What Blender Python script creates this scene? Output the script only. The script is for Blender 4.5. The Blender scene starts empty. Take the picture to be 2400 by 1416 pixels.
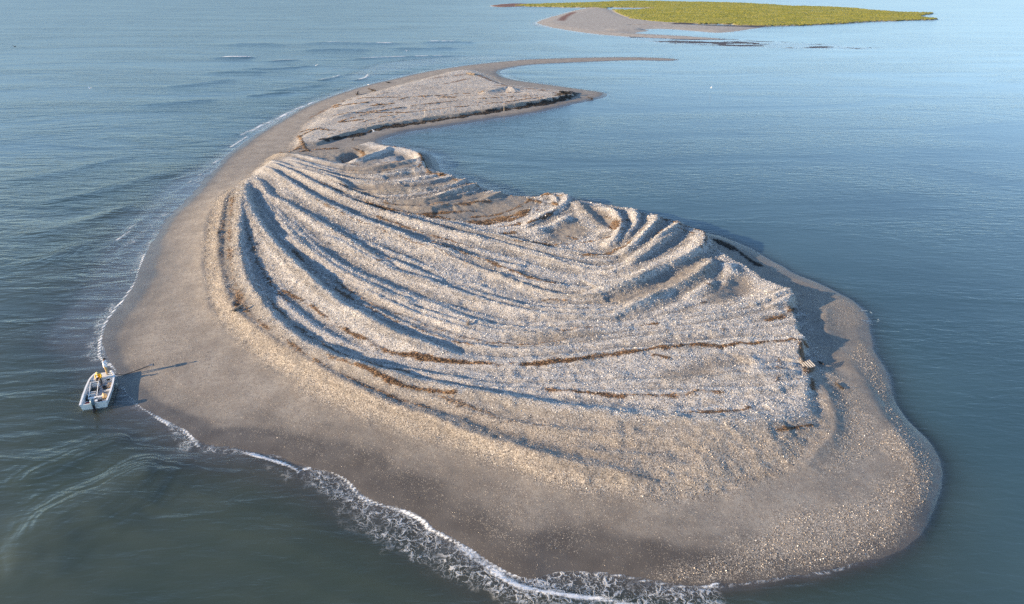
import bpy, bmesh, math, random, time
import numpy as np
from mathutils import Vector, Matrix
T0 = time.time()
scene = bpy.context.scene
rad = math.radians
# ------------------------------------------------------------------ camera
CAM_H, PITCH, FPX = 36.0, 26.2, 1600.0
cam_data = bpy.data.cameras.new("camera")
cam_data.sensor_width = 36.0
cam_data.lens = 36.0 * FPX / 2400.0
cam_data.clip_start = 0.5
cam_data.clip_end = 20000.0
cam = bpy.data.objects.new("camera", cam_data)
scene.collection.objects.link(cam)
cam.location = (0, 0, CAM_H)
cam.rotation_euler = (rad(90 - PITCH), 0, 0)
scene.camera = cam
# ------------------------------------------------------------------ sky and sun
SUN_EL, SUN_AZ = 13.5, -109.0
world = bpy.data.worlds.new("World")
scene.world = world
world.use_nodes = True
wn = world.node_tree
sky = wn.nodes.new("ShaderNodeTexSky")
sky.sky_type = 'NISHITA'
sky.sun_disc = False
sky.sun_elevation = rad(SUN_EL)
sky.sun_rotation = rad(SUN_AZ)
sky.air_density = 0.8
sky.dust_density = 0.0
sky.ozone_density = 2.1
wn.links.new(sky.outputs[0], wn.nodes['Background'].inputs[0])
wn.nodes['Background'].inputs[1].default_value = 0.14
sd = bpy.data.lights.new("sun", 'SUN')
sd.energy = 4.8
sd.angle = rad(0.5)
sd.color = (1.0, 0.765, 0.49)
sun = bpy.data.objects.new("sun", sd)
scene.collection.objects.link(sun)
sdir = Vector((math.sin(rad(SUN_AZ)) * math.cos(rad(SUN_EL)), math.cos(rad(SUN_AZ)) * math.cos(rad(SUN_EL)), math.sin(rad(SUN_EL))))
sun.rotation_euler = sdir.to_track_quat('Z', 'Y').to_euler()
sun.location = sdir * 200
scene.view_settings.view_transform = 'Standard'
scene.view_settings.look = 'None'
scene.view_settings.gamma = 1.0
scene.view_settings.use_curve_mapping = False
scene.view_settings.exposure = 1.36
scene.render.engine = 'CYCLES'
scene.cycles.use_denoising = False
scene.cycles.max_bounces = 6
scene.cycles.transparent_max_bounces = 8
scene.cycles.caustics_reflective = False
scene.cycles.caustics_refractive = False

# ------------------------------------------------------------------ helpers
SP, CP = math.sin(rad(PITCH)), math.cos(rad(PITCH))
def ground(px, py, z=0.0):
    """photo pixel -> world point on the horizontal plane at height z"""
    xn = (px - 1200.0) / FPX
    yn = (py - 708.0) / FPX
    t = (CAM_H - z) / (SP + CP * yn)
    return (t * xn, t * (CP - yn * SP))
def gl(pts, z=0.0):
    return np.array([ground(p[0], p[1], z) for p in pts], dtype=np.float64)
def smooth(P, n=4, closed=False):
    """Catmull-Rom resampling of a polyline"""
    P = np.asarray(P, float)
    if closed:
        Q = np.vstack([P[-1:], P, P[:2]])
        m = len(P)
    else:
        Q = np.vstack([2 * P[0] - P[1], P, 2 * P[-1] - P[-2]])
        m = len(P) - 1
    out = []
    for i in range(m):
        p0, p1, p2, p3 = Q[i], Q[i + 1], Q[i + 2], Q[i + 3]
        for k in range(n):
            t = k / n
            out.append(0.5 * ((2 * p1) + (-p0 + p2) * t + (2 * p0 - 5 * p1 + 4 * p2 - p3) * t * t + (-p0 + 3 * p1 - 3 * p2 + p3) * t ** 3))
    if not closed:
        out.append(P[-1])
    return np.array(out)
def seg_dist(X, Y, P, closed=False, signed=False, param=False):
    """distance to a polyline; optionally the side (+ = left of travel) and the position along it 0..1"""
    n = len(P)
    best = np.full(X.shape, 1e12)
    side = np.zeros(X.shape) if signed else None
    par = np.zeros(X.shape) if param else None
    segs = n if closed else n - 1
    for i in range(segs):
        ax, ay = P[i]
        bx, by = P[(i + 1) % n]
        dx, dy = bx - ax, by - ay
        L2 = dx * dx + dy * dy + 1e-12
        t = np.clip(((X - ax) * dx + (Y - ay) * dy) / L2, 0, 1)
        ex, ey = X - ax - t * dx, Y - ay - t * dy
        d2 = ex * ex + ey * ey
        m = d2 < best
        best = np.where(m, d2, best)
        if signed:
            side = np.where(m, np.sign(dx * ey - dy * ex), side)
        if param:
            par = np.where(m, (i + t) / segs, par)
    r = [np.sqrt(best)]
    if signed: r.append(side)
    if param: r.append(par)
    return r[0] if len(r) == 1 else r
def inside(X, Y, P):
    r = np.zeros(X.shape, bool)
    n = len(P)
    for i in range(n):
        ax, ay = P[i]
        bx, by = P[(i + 1) % n]
        if ay == by: continue
        c = (ay > Y) != (by > Y)
        r ^= c & (X < (bx - ax) * (Y - ay) / (by - ay) + ax)
    return r
def sdf(X, Y, P):
    d = seg_dist(X, Y, P, closed=True)
    return np.where(inside(X, Y, P), d, -d)
def vnoise(X, Y, s, seed):
    """smooth value noise, about -1..1"""
    r = np.random.RandomState(seed).rand(256, 256) * 2 - 1
    x, y = X / s, Y / s
    xi, yi = np.floor(x).astype(np.int64), np.floor(y).astype(np.int64)
    fx, fy = x - xi, y - yi
    fx = fx * fx * (3 - 2 * fx)
    fy = fy * fy * (3 - 2 * fy)
    a, b = r[xi % 256, yi % 256], r[(xi + 1) % 256, yi % 256]
    c, d = r[xi % 256, (yi + 1) % 256], r[(xi + 1) % 256, (yi + 1) % 256]
    return (a * (1 - fx) + b * fx) * (1 - fy) + (c * (1 - fx) + d * fx) * fy
def fbm(X, Y, s, seed, o=3):
    v, a, t = 0, 1.0, 0
    for k in range(o):
        v = v + a * vnoise(X, Y, s / 2 ** k, seed + k)
        t += a
        a *= 0.5
    return v / t
def sstep(a, b, x):
    t = np.clip((x - a) / (b - a), 0, 1)
    return t * t * (3 - 2 * t)
def tensor_mesh(name, xs, ys, Z, keep=None):
    ny, nx = Z.shape
    XX, YY = np.meshgrid(xs, ys)
    V = np.stack([XX.ravel(), YY.ravel(), Z.ravel()], 1)
    idx = np.arange(ny * nx).reshape(ny, nx)
    F = np.stack([idx[:-1, :-1].ravel(), idx[:-1, 1:].ravel(), idx[1:, 1:].ravel(), idx[1:, :-1].ravel()], 1)
    remap = None
    if keep is not None:
        kf = keep.ravel()[F].any(1)
        F = F[kf]
        used = np.zeros(len(V), bool)
        used[F.ravel()] = True
        new = np.cumsum(used) - 1
        F = new[F]
        V = V[used]
        remap = used
    me = fast_mesh(name, V, F)
    me.polygons.foreach_set('use_smooth', np.ones(len(F), bool))
    return me, remap
def fast_mesh(name, V, F):
    """F: (m,k) array of faces that all have k corners"""
    me = bpy.data.meshes.new(name)
    m, k = F.shape
    me.vertices.add(len(V))
    me.vertices.foreach_set('co', np.ascontiguousarray(V, dtype=np.float32).ravel())
    me.loops.add(m * k)
    me.loops.foreach_set('vertex_index', np.ascontiguousarray(F, dtype=np.int32).ravel())
    me.polygons.add(m)
    me.polygons.foreach_set('loop_start', np.arange(0, m * k, k, dtype=np.int32))
    me.polygons.foreach_set('loop_total', np.full(m, k, dtype=np.int32))
    me.update(calc_edges=True)
    me.validate()
    return me
def add_attr(me, name, rgba):
    a = me.color_attributes.new(name, 'FLOAT_COLOR', 'POINT')
    a.data.foreach_set('color', np.ascontiguousarray(rgba, dtype=np.float32).ravel())
def link(name, me, mat=None, parent=None, loc=None, **props):
    o = bpy.data.objects.new(name, me)
    scene.collection.objects.link(o)
    if mat and me: me.materials.append(mat)
    if parent: o.parent = parent
    if loc is not None: o.location = loc
    for k, v in props.items(): o[k] = v
    return o
def thing(name, label, cat, loc=(0, 0, 0), rotz=0.0, group=None):
    o = bpy.data.objects.new(name, None)
    scene.collection.objects.link(o)
    o.empty_display_size = 0.2
    o.location = loc
    o.rotation_euler = (0, 0, rotz)
    o['label'], o['category'] = label, cat
    if group: o['group'] = group
    return o
class NT:
    """small node helper"""
    def __init__(s, name):
        s.m = bpy.data.materials.new(name)
        s.m.use_nodes = True
        s.t = s.m.node_tree
        s.t.nodes.clear()
        s.out = s.t.nodes.new('ShaderNodeOutputMaterial')
    def n(s, kind, ins=None, **props):
        nd = s.t.nodes.new(kind)
        for k, v in props.items(): setattr(nd, k, v)
        for k, v in (ins or {}).items(): s.put(nd, k, v)
        return nd
    def put(s, nd, k, v):
        if isinstance(v, bpy.types.NodeSocket): s.t.links.new(v, nd.inputs[k])
        else: nd.inputs[k].default_value = v
    def math(s, op, a, b=0.0, c=0.0, clamp=False):
        nd = s.n('ShaderNodeMath', {0: a, 1: b, 2: c}, operation=op, use_clamp=clamp)
        return nd.outputs[0]
    def mix(s, f, a, b, blend='MIX'):
        nd = s.n('ShaderNodeMix', data_type='RGBA', blend_type=blend)
        for k, v in ((0, f), (6, a), (7, b)):
            if not isinstance(v, bpy.types.NodeSocket) and k > 0 and len(v) == 3: v = (*v, 1)
            s.put(nd, k, v)
        return nd.outputs[2]
    def ramp(s, f, lo, hi, a=0.0, b=1.0):
        nd = s.n('ShaderNodeMapRange', {0: f, 1: lo, 2: hi, 3: a, 4: b}, interpolation_type='SMOOTHSTEP')
        return nd.outputs[0]
    def noise(s, vec, scale, detail=3.0, rough=0.55, dist=0.0):
        nd = s.n('ShaderNodeTexNoise', {'Scale': scale, 'Detail': detail, 'Roughness': rough, 'Distortion': dist})
        s.put(nd, 'Vector', vec)
        return nd.outputs[0]
def simple_mat(name, col, rough=0.6, metal=0.0, var=0.15, scale=6.0):
    """plain material with a little wear so that no surface is perfectly uniform"""
    t = NT(name)
    tc = t.n('ShaderNodeTexCoord').outputs['Object']
    nz = t.noise(tc, scale, 4.0)
    d = tuple(c * (1 - var) for c in col)
    l = tuple(min(1, c * (1 + var)) for c in col)
    c = t.mix(t.ramp(nz, 0.3, 0.7), d, l)
    b = t.n('ShaderNodeBsdfPrincipled', {'Base Color': c, 'Roughness': rough, 'Metallic': metal})
    t.t.links.new(b.outputs[0], t.out.inputs[0])
    return t.m

# ------------------------------------------------------------------ traced outlines (photo pixels, projected to the ground)
WATERLINE = [(268, 880), (252, 850), (240, 815), (243, 772), (262, 735), (290, 700), (315, 663), (328, 625), (342, 590), (366, 552), (388, 520), (428, 480), (458, 445), (480, 417), (505, 393), (535, 364),
    (565, 340), (603, 314), (645, 288), (690, 262), (730, 243), (770, 227), (815, 212), (860, 199), (910, 188), (960, 176), (1010, 166), (1065, 157), (1120, 150), (1180, 144), (1240, 139), (1330, 136), (1430, 134), (1530, 135), (1592, 139),
    (1570, 143), (1500, 142), (1440, 143), (1372, 146), (1300, 149), (1240, 153), (1195, 160), (1172, 168), (1182, 180), (1212, 188), (1262, 195), (1322, 203), (1382, 212), (1412, 216), (1424, 222), (1405, 231), (1350, 243), (1262, 263), (1150, 280), (1052, 295), (978, 305), (925, 317), (895, 330),
    (905, 340), (950, 350), (992, 357), (1012, 364), (1024, 382), (1034, 402), (1052, 412), (1090, 424), (1130, 440), (1180, 456), (1230, 464), (1285, 466), (1345, 470), (1405, 482), (1455, 492), (1505, 503), (1565, 523), (1625, 540), (1685, 553), (1742, 575), (1795, 604), (1852, 637), (1902, 656), (1952, 681), (1994, 704), (2022, 728), (2034, 752),
    (2036, 772), (2040, 795), (2050, 828), (2072, 868), (2080, 910), (2095, 950), (2122, 987), (2160, 1022), (2186, 1062), (2198, 1102), (2194, 1142), (2176, 1192), (2152, 1240), (2115, 1282), (2045, 1312), (1950, 1337), (1850, 1352), (1750, 1367), (1660, 1377), (1580, 1374), (1510, 1364), (1430, 1347), (1350, 1340), (1290, 1345), (1240, 1357),
    (1170, 1332), (1105, 1294), (1045, 1258), (1008, 1242), (985, 1217), (938, 1197), (880, 1182), (846, 1166), (824, 1142), (788, 1116), (740, 1100), (690, 1085), (630, 1068), (560, 1053), (500, 1043), (462, 1040), (432, 1016), (405, 1001), (380, 986), (332, 960), (302, 936), (287, 912), (278, 893)]
BANK_OPEN = [(690, 352), (640, 352), (600, 385), (550, 430), (503, 466), (480, 520), (470, 570), (470, 640), (482, 710), (520, 775), (585, 835), (665, 890), (760, 945), (900, 1002), (1050, 1055), (1200, 1108), (1350, 1150), (1500, 1172), (1680, 1165), (1800, 1130), (1890, 1085), (1950, 1020), (1958, 955), (1935, 905), (1908, 868)]
BANK_CLIFF = [(1897, 835), (1894, 795), (1880, 760), (1867, 706), (1850, 680), (1800, 652), (1760, 627), (1700, 594), (1676, 572), (1656, 556), (1625, 534), (1562, 513), (1490, 492), (1400, 474), (1330, 462), (1290, 456), (1230, 459), (1170, 452), (1110, 430), (1050, 408), (1010, 396), (992, 376), (984, 360), (960, 349), (910, 341), (872, 331), (832, 341), (785, 350), (725, 356)]
NORTH_BANK = [(668, 345), (695, 300), (725, 275), (750, 257), (795, 233), (865, 213), (935, 194), (1000, 178), (1060, 163), (1110, 161), (1150, 174), (1190, 193), (1250, 202), (1310, 207), (1350, 213), (1340, 224), (1290, 236), (1200, 250), (1100, 265), (1000, 279), (900, 294), (840, 307), (790, 322), (765, 330), (725, 345)]
W = smooth(gl(WATERLINE), 3, True)
B_all = smooth(gl(BANK_OPEN + BANK_CLIFF, 1.1), 3, True)
B_open = smooth(gl(BANK_OPEN, 1.0), 3)
B_cliff = smooth(gl(BANK_CLIFF, 1.3), 3)
N_all = smooth(gl(NORTH_BANK, 1.0), 3, True)
# ridge crests of the shell bank: (height, width on sunny side, width on lee side, points)
RIDGES = [
 (.62, 2.2, 1.0, [(600, 388), (574, 440), (564, 520), (563, 600), (580, 660), (612, 716), (660, 770), (720, 815), (800, 852), (900, 882), (1000, 907), (1100, 927), (1200, 944), (1350, 966), (1500, 985), (1700, 992), (1830, 982), (1895, 955)]),
 (.70, 2.2, 1.0, [(580, 420), (578, 450), (583, 480), (601, 522), (630, 562), (662, 602), (690, 628), (722, 660), (762, 695), (802, 726), (852, 751), (912, 785), (965, 806), (1050, 832), (1130, 848)]),
 (.45, 1.4, .9, [(590, 402), (612, 434), (632, 462), (668, 480), (702, 502), (747, 527), (800, 558), (850, 590), (900, 620), (960, 648)]),
 (.62, 2.0, 1.0, [(604, 380), (640, 406), (675, 430), (712, 455), (762, 483), (812, 506), (862, 526), (925, 551), (1000, 579), (1060, 598), (1120, 614)]),
 (.50, 1.6, .9, [(612, 373), (650, 391), (690, 411), (730, 433), (775, 456), (830, 479), (900, 502), (960, 521), (1050, 546), (1130, 566), (1180, 576)]),
 (.42, 1.3, .8, [(616, 368), (665, 388), (705, 402), (745, 418), (790, 433), (838, 443)]),
 (.32, 1.0, .8, [(725, 437), (775, 456), (812, 466), (852, 472)]),
 (.35, 1.3, .8, [(628, 356), (680, 361), (722, 369), (760, 374)]),
 (.30, 1.2, .8, [(715, 408), (760, 412), (800, 416)]),
 (.42, 1.4, .9, [(655, 545), (710, 582), (770, 624), (825, 655), (880, 683), (940, 705), (1000, 722)]),
 (.38, 1.3, .8, [(740, 545), (795, 571), (840, 598), (880, 618), (925, 641), (1000, 664), (1075, 690), (1150, 714), (1250, 735)]),
 (.36, 1.2, .8, [(700, 562), (775, 612), (850, 651), (925, 683), (1000, 712), (1050, 732), (1100, 754), (1165, 766)]),
 (.30, 1.1, .7, [(1000, 565), (1080, 595), (1160, 618), (1240, 632)]),
 (.26, 1.1, .7, [(1150, 640), (1230, 660), (1320, 676)]),
 (.24, 1.0, .7, [(680, 625), (740, 668), (800, 706), (870, 738), (940, 764)]),
 (.32, 1.2, .7, [(640, 690), (690, 735), (750, 778), (820, 812)]),
 # hooks on the lagoon side
 (.85, 2.4, 1.1, [(1330, 696), (1400, 688), (1475, 670), (1537, 641), (1600, 613), (1640, 590), (1650, 570), (1648, 552)]),
 (.60, 1.4, 1.0, [(1450, 652), (1500, 614), (1540, 583), (1578, 556), (1592, 543)]),
 (.50, 1.2, .9, [(1440, 607), (1470, 596), (1500, 570), (1532, 545), (1548, 522)]),
 (.55, 1.2, .8, [(1400, 582), (1432, 574), (1451, 553), (1456, 530), (1449, 511), (1435, 497), (1412, 489)]),
 (.42, 1.0, .8, [(1452, 582), (1475, 550), (1490, 522), (1491, 508)]),
 (.50, 1.3, .9, [(1222, 551), (1280, 535), (1320, 521), (1330, 514)]),
 (.50, 1.3, .9, [(1215, 545), (1250, 521), (1300, 496), (1325, 476), (1328, 463), (1310, 454)]),
 (.35, .9, .7, [(1290, 480), (1303, 469), (1295, 459), (1278, 455)]),
 (.45, 1.4, .9, [(850, 457), (950, 451), (1020, 446), (1070, 437), (1090, 427)]),
 (.45, 1.2, .9, [(900, 482), (1000, 474), (1050, 459), (1100, 446), (1114, 435)]),
 (.40, 1.2, .9, [(985, 494), (1060, 482), (1120, 477), (1167, 469)]),
 (.55, 1.8, 1.1, [(820, 407), (880, 398), (940, 386), (975, 377)]),
 (.30, 1.2, .8, [(900, 405), (940, 395), (975, 388)]),
 (.70, 2.0, 1.2, [(800, 385), (850, 376), (890, 361), (915, 350)]),
 (.5, 2.0, 1.4, [(868, 333), (890, 345), (915, 350), (950, 352), (980, 362), (983, 380)]),
 (.42, 1.6, 1.1, [(1345, 466), (1355, 480), (1375, 500), (1405, 525), (1430, 545)]),
 (.55, 1.5, 1.0, [(1440, 741), (1500, 716), (1562, 686), (1625, 655), (1660, 631), (1666, 618)]),
 (.38, 1.2, .9, [(1590, 718), (1655, 673), (1675, 660)]),
 (.45, 1.4, 1.0, [(1690, 612), (1708, 628), (1712, 648), (1700, 670)]),
 (.30, 1.0, .7, [(1740, 725), (1800, 701), (1857, 679)]),
 (.30, 1.0, .7, [(1790, 727), (1862, 692)]),
 # front: low scarps and terraces
 (.28, 1.6, .6, [(1230, 850), (1320, 842), (1400, 833), (1500, 824), (1600, 813), (1700, 804), (1800, 797), (1890, 791)]),
 (.20, 1.4, .7, [(1440, 920), (1520, 924), (1600, 922), (1700, 915), (1750, 914)]),
 (.22, 1.4, .7, [(1540, 962), (1650, 963), (1720, 952), (1770, 947)]),
 (.45, 1.6, 1.0, [(590, 395), (545, 440), (524, 480), (514, 540), (512, 600), (520, 660), (545, 720), (590, 765), (650, 806), (720, 850), (800, 896), (880, 937), (960, 966), (1050, 997), (1150, 1032), (1250, 1060), (1350, 1087), (1470, 1108)]),
 (.18, 1.4, 1.0, [(525, 455), (492, 485), (480, 530), (473, 590), (476, 650), (492, 715), (530, 768)]),
 (.25, 1.3, .9, [(780, 850), (860, 882), (940, 910), (1000, 935), (1100, 968), (1250, 1000), (1400, 1019), (1600, 1020), (1750, 1010), (1830, 1000)]),
 (.20, 1.3, .9, [(1895, 860), (1925, 890), (1948, 925), (1960, 965), (1955, 1000), (1930, 1035), (1890, 1070)]),
 (.25, 1.2, .8, [(1890, 840), (1893, 870), (1890, 905), (1875, 930)]),
 (.25, 1.2, .9, [(1740, 850), (1765, 840), (1780, 860), (1760, 885)]),
 # east berm along the channel
 (.22, 1.8, 1.5, [(1960, 770), (1990, 810), (2030, 870), (2062, 935), (2100, 985), (2142, 1040), (2162, 1090), (2160, 1140), (2140, 1190)]),
 (.15, 1.2, .9, [(1945, 690), (1940, 720), (1940, 745), (1955, 775)]),
 # north bank
 (.35, 1.6, 1.2, [(770, 262), (860, 240), (960, 228), (1080, 226), (1200, 224)]),
 (.30, 1.5, 1.2, [(840, 232), (930, 215), (1050, 208), (1150, 205)]),
 (.8, 2.4, 1.6, [(1120, 220), (1150, 215), (1190, 207), (1205, 212)]),
 (.45, 2.0, 1.2, [(790, 290), (900, 276), (1000, 262), (1100, 252), (1230, 240), (1330, 222)]),
 (.35, 1.6, 1.2, [(760, 283), (830, 262), (880, 250)]),
]
def between(a, b, f, n=14):
    A, Bc = smooth(np.array(RIDGES[a][3], float), 4), smooth(np.array(RIDGES[b][3], float), 4)
    u = np.linspace(0, 1, n)
    def rs_(Q):
        L = np.append(0, np.cumsum(np.hypot(*np.diff(Q, axis=0).T))); L /= L[-1]
        return np.stack([np.interp(u, L, Q[:, 0]), np.interp(u, L, Q[:, 1])], 1)
    return [tuple(p) for p in rs_(A) * (1 - f) + rs_(Bc) * f]
FAMILY = [   # long growth lines that run right across the bank, traced one after another from the ocean side inwards
 [(600, 388), (574, 440), (564, 520), (563, 600), (580, 660), (612, 716), (660, 770), (720, 815), (800, 852), (900, 882), (1000, 907), (1100, 927), (1200, 944), (1350, 966), (1500, 985), (1700, 992), (1830, 982), (1895, 955)],
 [(578, 425), (572, 500), (578, 580), (600, 650), (650, 720), (720, 775), (800, 822), (900, 856), (1000, 880), (1150, 900), (1300, 903), (1450, 898), (1600, 892), (1750, 880), (1850, 870), (1885, 862)],
 [(580, 420), (583, 480), (601, 522), (630, 562), (662, 602), (722, 660), (802, 726), (912, 785), (1050, 832), (1160, 852), (1300, 845), (1400, 834), (1500, 824), (1600, 814), (1700, 806), (1890, 792)],
 [(590, 402), (612, 434), (655, 500), (720, 570), (800, 640), (880, 685), (1000, 735), (1150, 775), (1280, 782), (1400, 768), (1520, 756), (1650, 736), (1760, 712), (1858, 680)],
 [(598, 392), (640, 440), (700, 500), (795, 571), (880, 618), (1000, 664), (1150, 714), (1250, 735), (1340, 742), (1440, 741), (1500, 716), (1562, 686), (1625, 655), (1660, 631), (1668, 616)],
 [(604, 380), (640, 406), (712, 455), (812, 506), (925, 551), (1060, 598), (1180, 645), (1280, 682), (1360, 696), (1420, 687), (1480, 670), (1537, 641), (1600, 613), (1640, 590), (1650, 568), (1648, 552)],
 [(610, 375), (650, 391), (730, 433), (830, 479), (960, 521), (1130, 566), (1250, 600), (1340, 625), (1420, 640), (1470, 630), (1520, 598), (1578, 556), (1593, 541)],
 [(613, 372), (660, 388), (760, 432), (860, 470), (980, 508), (1130, 545), (1260, 578), (1370, 598), (1440, 603), (1480, 588), (1520, 555), (1548, 520)],
]
O1C = [(590, 395), (545, 440), (524, 480), (514, 540), (512, 600), (520, 660), (545, 720), (590, 765), (650, 806), (720, 850), (800, 896), (880, 937), (960, 966), (1050, 997), (1150, 1032), (1250, 1060), (1350, 1085), (1500, 1105), (1680, 1105), (1800, 1080), (1900, 1040), (1950, 990)]
OUTER = [FAMILY[0], O1C]
LAGOON = [
 [(628, 356), (700, 366), (780, 384), (860, 392), (930, 386), (978, 374)], [(640, 362), (720, 386), (800, 408), (880, 412), (950, 402), (1000, 398)], [(650, 368), (740, 405), (820, 428), (910, 434), (990, 425), (1050, 412)],
 [(655, 372), (750, 415), (850, 452), (950, 451), (1020, 446), (1070, 437), (1092, 424)], [(700, 400), (790, 440), (880, 474), (1000, 474), (1050, 459), (1100, 446), (1118, 433)], [(740, 425), (850, 470), (985, 494), (1060, 484), (1120, 477), (1172, 456)]]
HOOKS = [
 [(1400, 582), (1432, 574), (1451, 553), (1456, 530), (1449, 511), (1435, 495), (1405, 478)], [(1440, 590), (1465, 570), (1485, 540), (1492, 515), (1486, 494)], [(1450, 604), (1480, 588), (1510, 560), (1536, 530), (1540, 508)], [(1455, 632), (1500, 600), (1545, 568), (1580, 540), (1590, 524)]]
def between(A, Bc, f, n=26):
    A, Bc = smooth(np.array(A, float), 4), smooth(np.array(Bc, float), 4)
    u = np.linspace(0, 1, n)
    def rs_(Q):
        G_ = gl(Q, 1.4)
        L = np.append(0, np.cumsum(np.hypot(*np.diff(G_, axis=0).T))); L /= L[-1]
        return np.stack([np.interp(u, L, Q[:, 0]), np.interp(u, L, Q[:, 1])], 1)
    return [tuple(p) for p in rs_(A) * (1 - f) + rs_(Bc) * f]
NR0 = len(RIDGES)
rl = random.Random(21)
FILL = []
for fam, per, hmin, hmax in ((FAMILY, (2, 2, 4, 3, 3, 2, 2), .12, .30), (LAGOON, (2, 2, 2, 2, 2), .20, .40), (HOOKS, (1, 1, 1), .18, .32), (OUTER, (4,), .10, .20)):
    for k in range(len(fam) - 1):
        for q in range(per[k]):
            FILL.append(between(fam[k], fam[k + 1], (q + .5 + rl.uniform(-.25, .25)) / per[k]))
            RIDGES.append((rl.uniform(hmin, hmax), rl.uniform(.8, 1.3), rl.uniform(.45, .65), FILL[-1]))
    if fam is LAGOON or fam is HOOKS:
        for c in fam: RIDGES.append((rl.uniform(.45, .62), 1.4, .7, c))
for k, h in ((1, .28), (2, .34), (3, .34), (4, .36), (6, .36), (7, .30)):
    RIDGES.append((h, 1.3, .6, FAMILY[k]))
nb_a = [(668, 345), (720, 336), (800, 312), (900, 290), (1000, 276), (1100, 262), (1200, 247), (1330, 224)]
nb_b = [(795, 233), (865, 216), (935, 202), (1000, 196), (1060, 194), (1120, 198), (1190, 205), (1260, 210)]
NLINES = [between(nb_a, nb_b, f) for f in (.10, .2, .3, .4, .52, .64, .76, .88)]
NLINES = [c[3:] for c in NLINES]
for k, c in enumerate(NLINES): RIDGES.append((.16 + .12 * (k % 2), 1.2, .8, c))
PITS = [(826, 367, 2.1, 1.9), (1725, 672, 2.6, .45), (1580, 672, 3.2, .25), (1300, 540, 2.4, .25), (1140, 508, 4.0, .30), (1420, 520, 2.6, .3), (955, 368, 2.2, .7)]

# ------------------------------------------------------------------ main island terrain
def spaced(a, b, f):
    v = [a]
    while v[-1] < b: v.append(v[-1] + f(v[-1]))
    return np.array(v)
xs = np.concatenate([-spaced(52, 75, lambda v: .6)[::-1], np.arange(-51.8, 42, 0.19), spaced(42, 92, lambda v: .45)])
ys = spaced(28, 325, lambda v: .125 if v < 55 else .125 + (v - 55) * .0031)
NX, NY = len(xs), len(ys)
cx, cy = np.unique(np.append(np.arange(0, NX, 3), NX - 1)), np.unique(np.append(np.arange(0, NY, 3), NY - 1))
def up(C):
    """bilinear upsampling of a coarse field to the full grid"""
    gy = np.interp(np.arange(NY), cy, np.arange(len(cy)))
    gx = np.interp(np.arange(NX), cx, np.arange(len(cx)))
    y0 = np.minimum(gy.astype(int), len(cy) - 2); fy = (gy - y0)[:, None]
    x0 = np.minimum(gx.astype(int), len(cx) - 2); fx = (gx - x0)[None, :]
    R = C[y0] * (1 - fy) + C[y0 + 1] * fy
    return R[:, x0] * (1 - fx) + R[:, x0 + 1] * fx
CXX, CYY = np.meshgrid(xs[cx], ys[cy])
X, Y = np.meshgrid(xs, ys)
wob = 0.35
def coarse_sdf(P): return up(sdf(CXX, CYY, P))
dW = coarse_sdf(W) + wob * fbm(X, Y, 4.0, 11)
dB = coarse_sdf(B_all) + 0.5 * fbm(X, Y, 2.5, 15)
dN = coarse_sdf(N_all) + 0.6 * fbm(X, Y, 3.5, 19)
dC = up(seg_dist(CXX, CYY, B_cliff))
dO = up(seg_dist(CXX, CYY, B_open))
east = dO / (dO + dC + 1e-6)            # 1 beside the lagoon-side scarp, 0 beside the ocean-side foot
east = np.where(dC < dO, np.maximum(east, .5), east)
print('sdf', time.time() - T0)
# ridges
WX = X + .16 * fbm(X, Y, 2.6, 31, 2) + .10 * vnoise(X, Y, .55, 35)
WY = Y + .16 * fbm(X, Y, 2.6, 41, 2) + .10 * vnoise(X, Y, .55, 45)
R_sum = np.zeros_like(X)
sx, sy = -sdir.x, -sdir.y               # the way light travels over the ground
def window(P, pad):
    i0, i1 = np.searchsorted(xs, [P[:, 0].min() - pad, P[:, 0].max() + pad])
    j0, j1 = np.searchsorted(ys, [P[:, 1].min() - pad, P[:, 1].max() + pad])
    return slice(max(j0, 0), max(j1, 1)), slice(max(i0, 0), max(i1, 1))
for ri, (h, w1, w2, pts) in enumerate(RIDGES):
    P = smooth(gl(pts, 1.5), 3)
    w = window(P, 3.2 * max(w1, w2))
    if X[w].size == 0: continue
    d, side, par = seg_dist(WX[w], WY[w], P, signed=True, param=True)
    # lee side: the side towards which light travels
    k = np.minimum((par * (len(P) - 1)).astype(int), len(P) - 2)
    tx, ty = P[k + 1, 0] - P[k, 0], P[k + 1, 1] - P[k, 1]
    lee = np.sign(-ty * sx + tx * sy) * side      # left normal is (-ty, tx)
    ww = np.where(lee > 0, w2, w1)
    h *= 1.22
    taper = sstep(0, .10 if ri < 16 or 37 <= ri < 43 else .25, par) * (1 - sstep(.86, 1.0, par) * (.9 if ri < 16 else .35))
    mod = .95 + .15 * vnoise(X[w], Y[w], 4.0, 57) if ri < NR0 else np.clip(.85 + .75 * vnoise(X[w], Y[w], 7.0, 570 + ri), .1, 1.4)
    R_sum[w] = np.maximum(R_sum[w], 0) * 1.0
    R_sum[w] = np.maximum(R_sum[w], h * taper * mod * np.exp(-(d / ww) ** 1.35)) + .30 * np.minimum(R_sum[w], h * taper * mod * np.exp(-(d / ww) ** 1.35))
print('ridges', time.time() - T0)
ecl = sstep(.45, .6, east)
dB = dB + ecl * (1.2 * (R_sum - .22) + .4 * fbm(X, Y, 3.2, 17, 3) + .12 * fbm(X, Y, .9, 18, 2))
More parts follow.
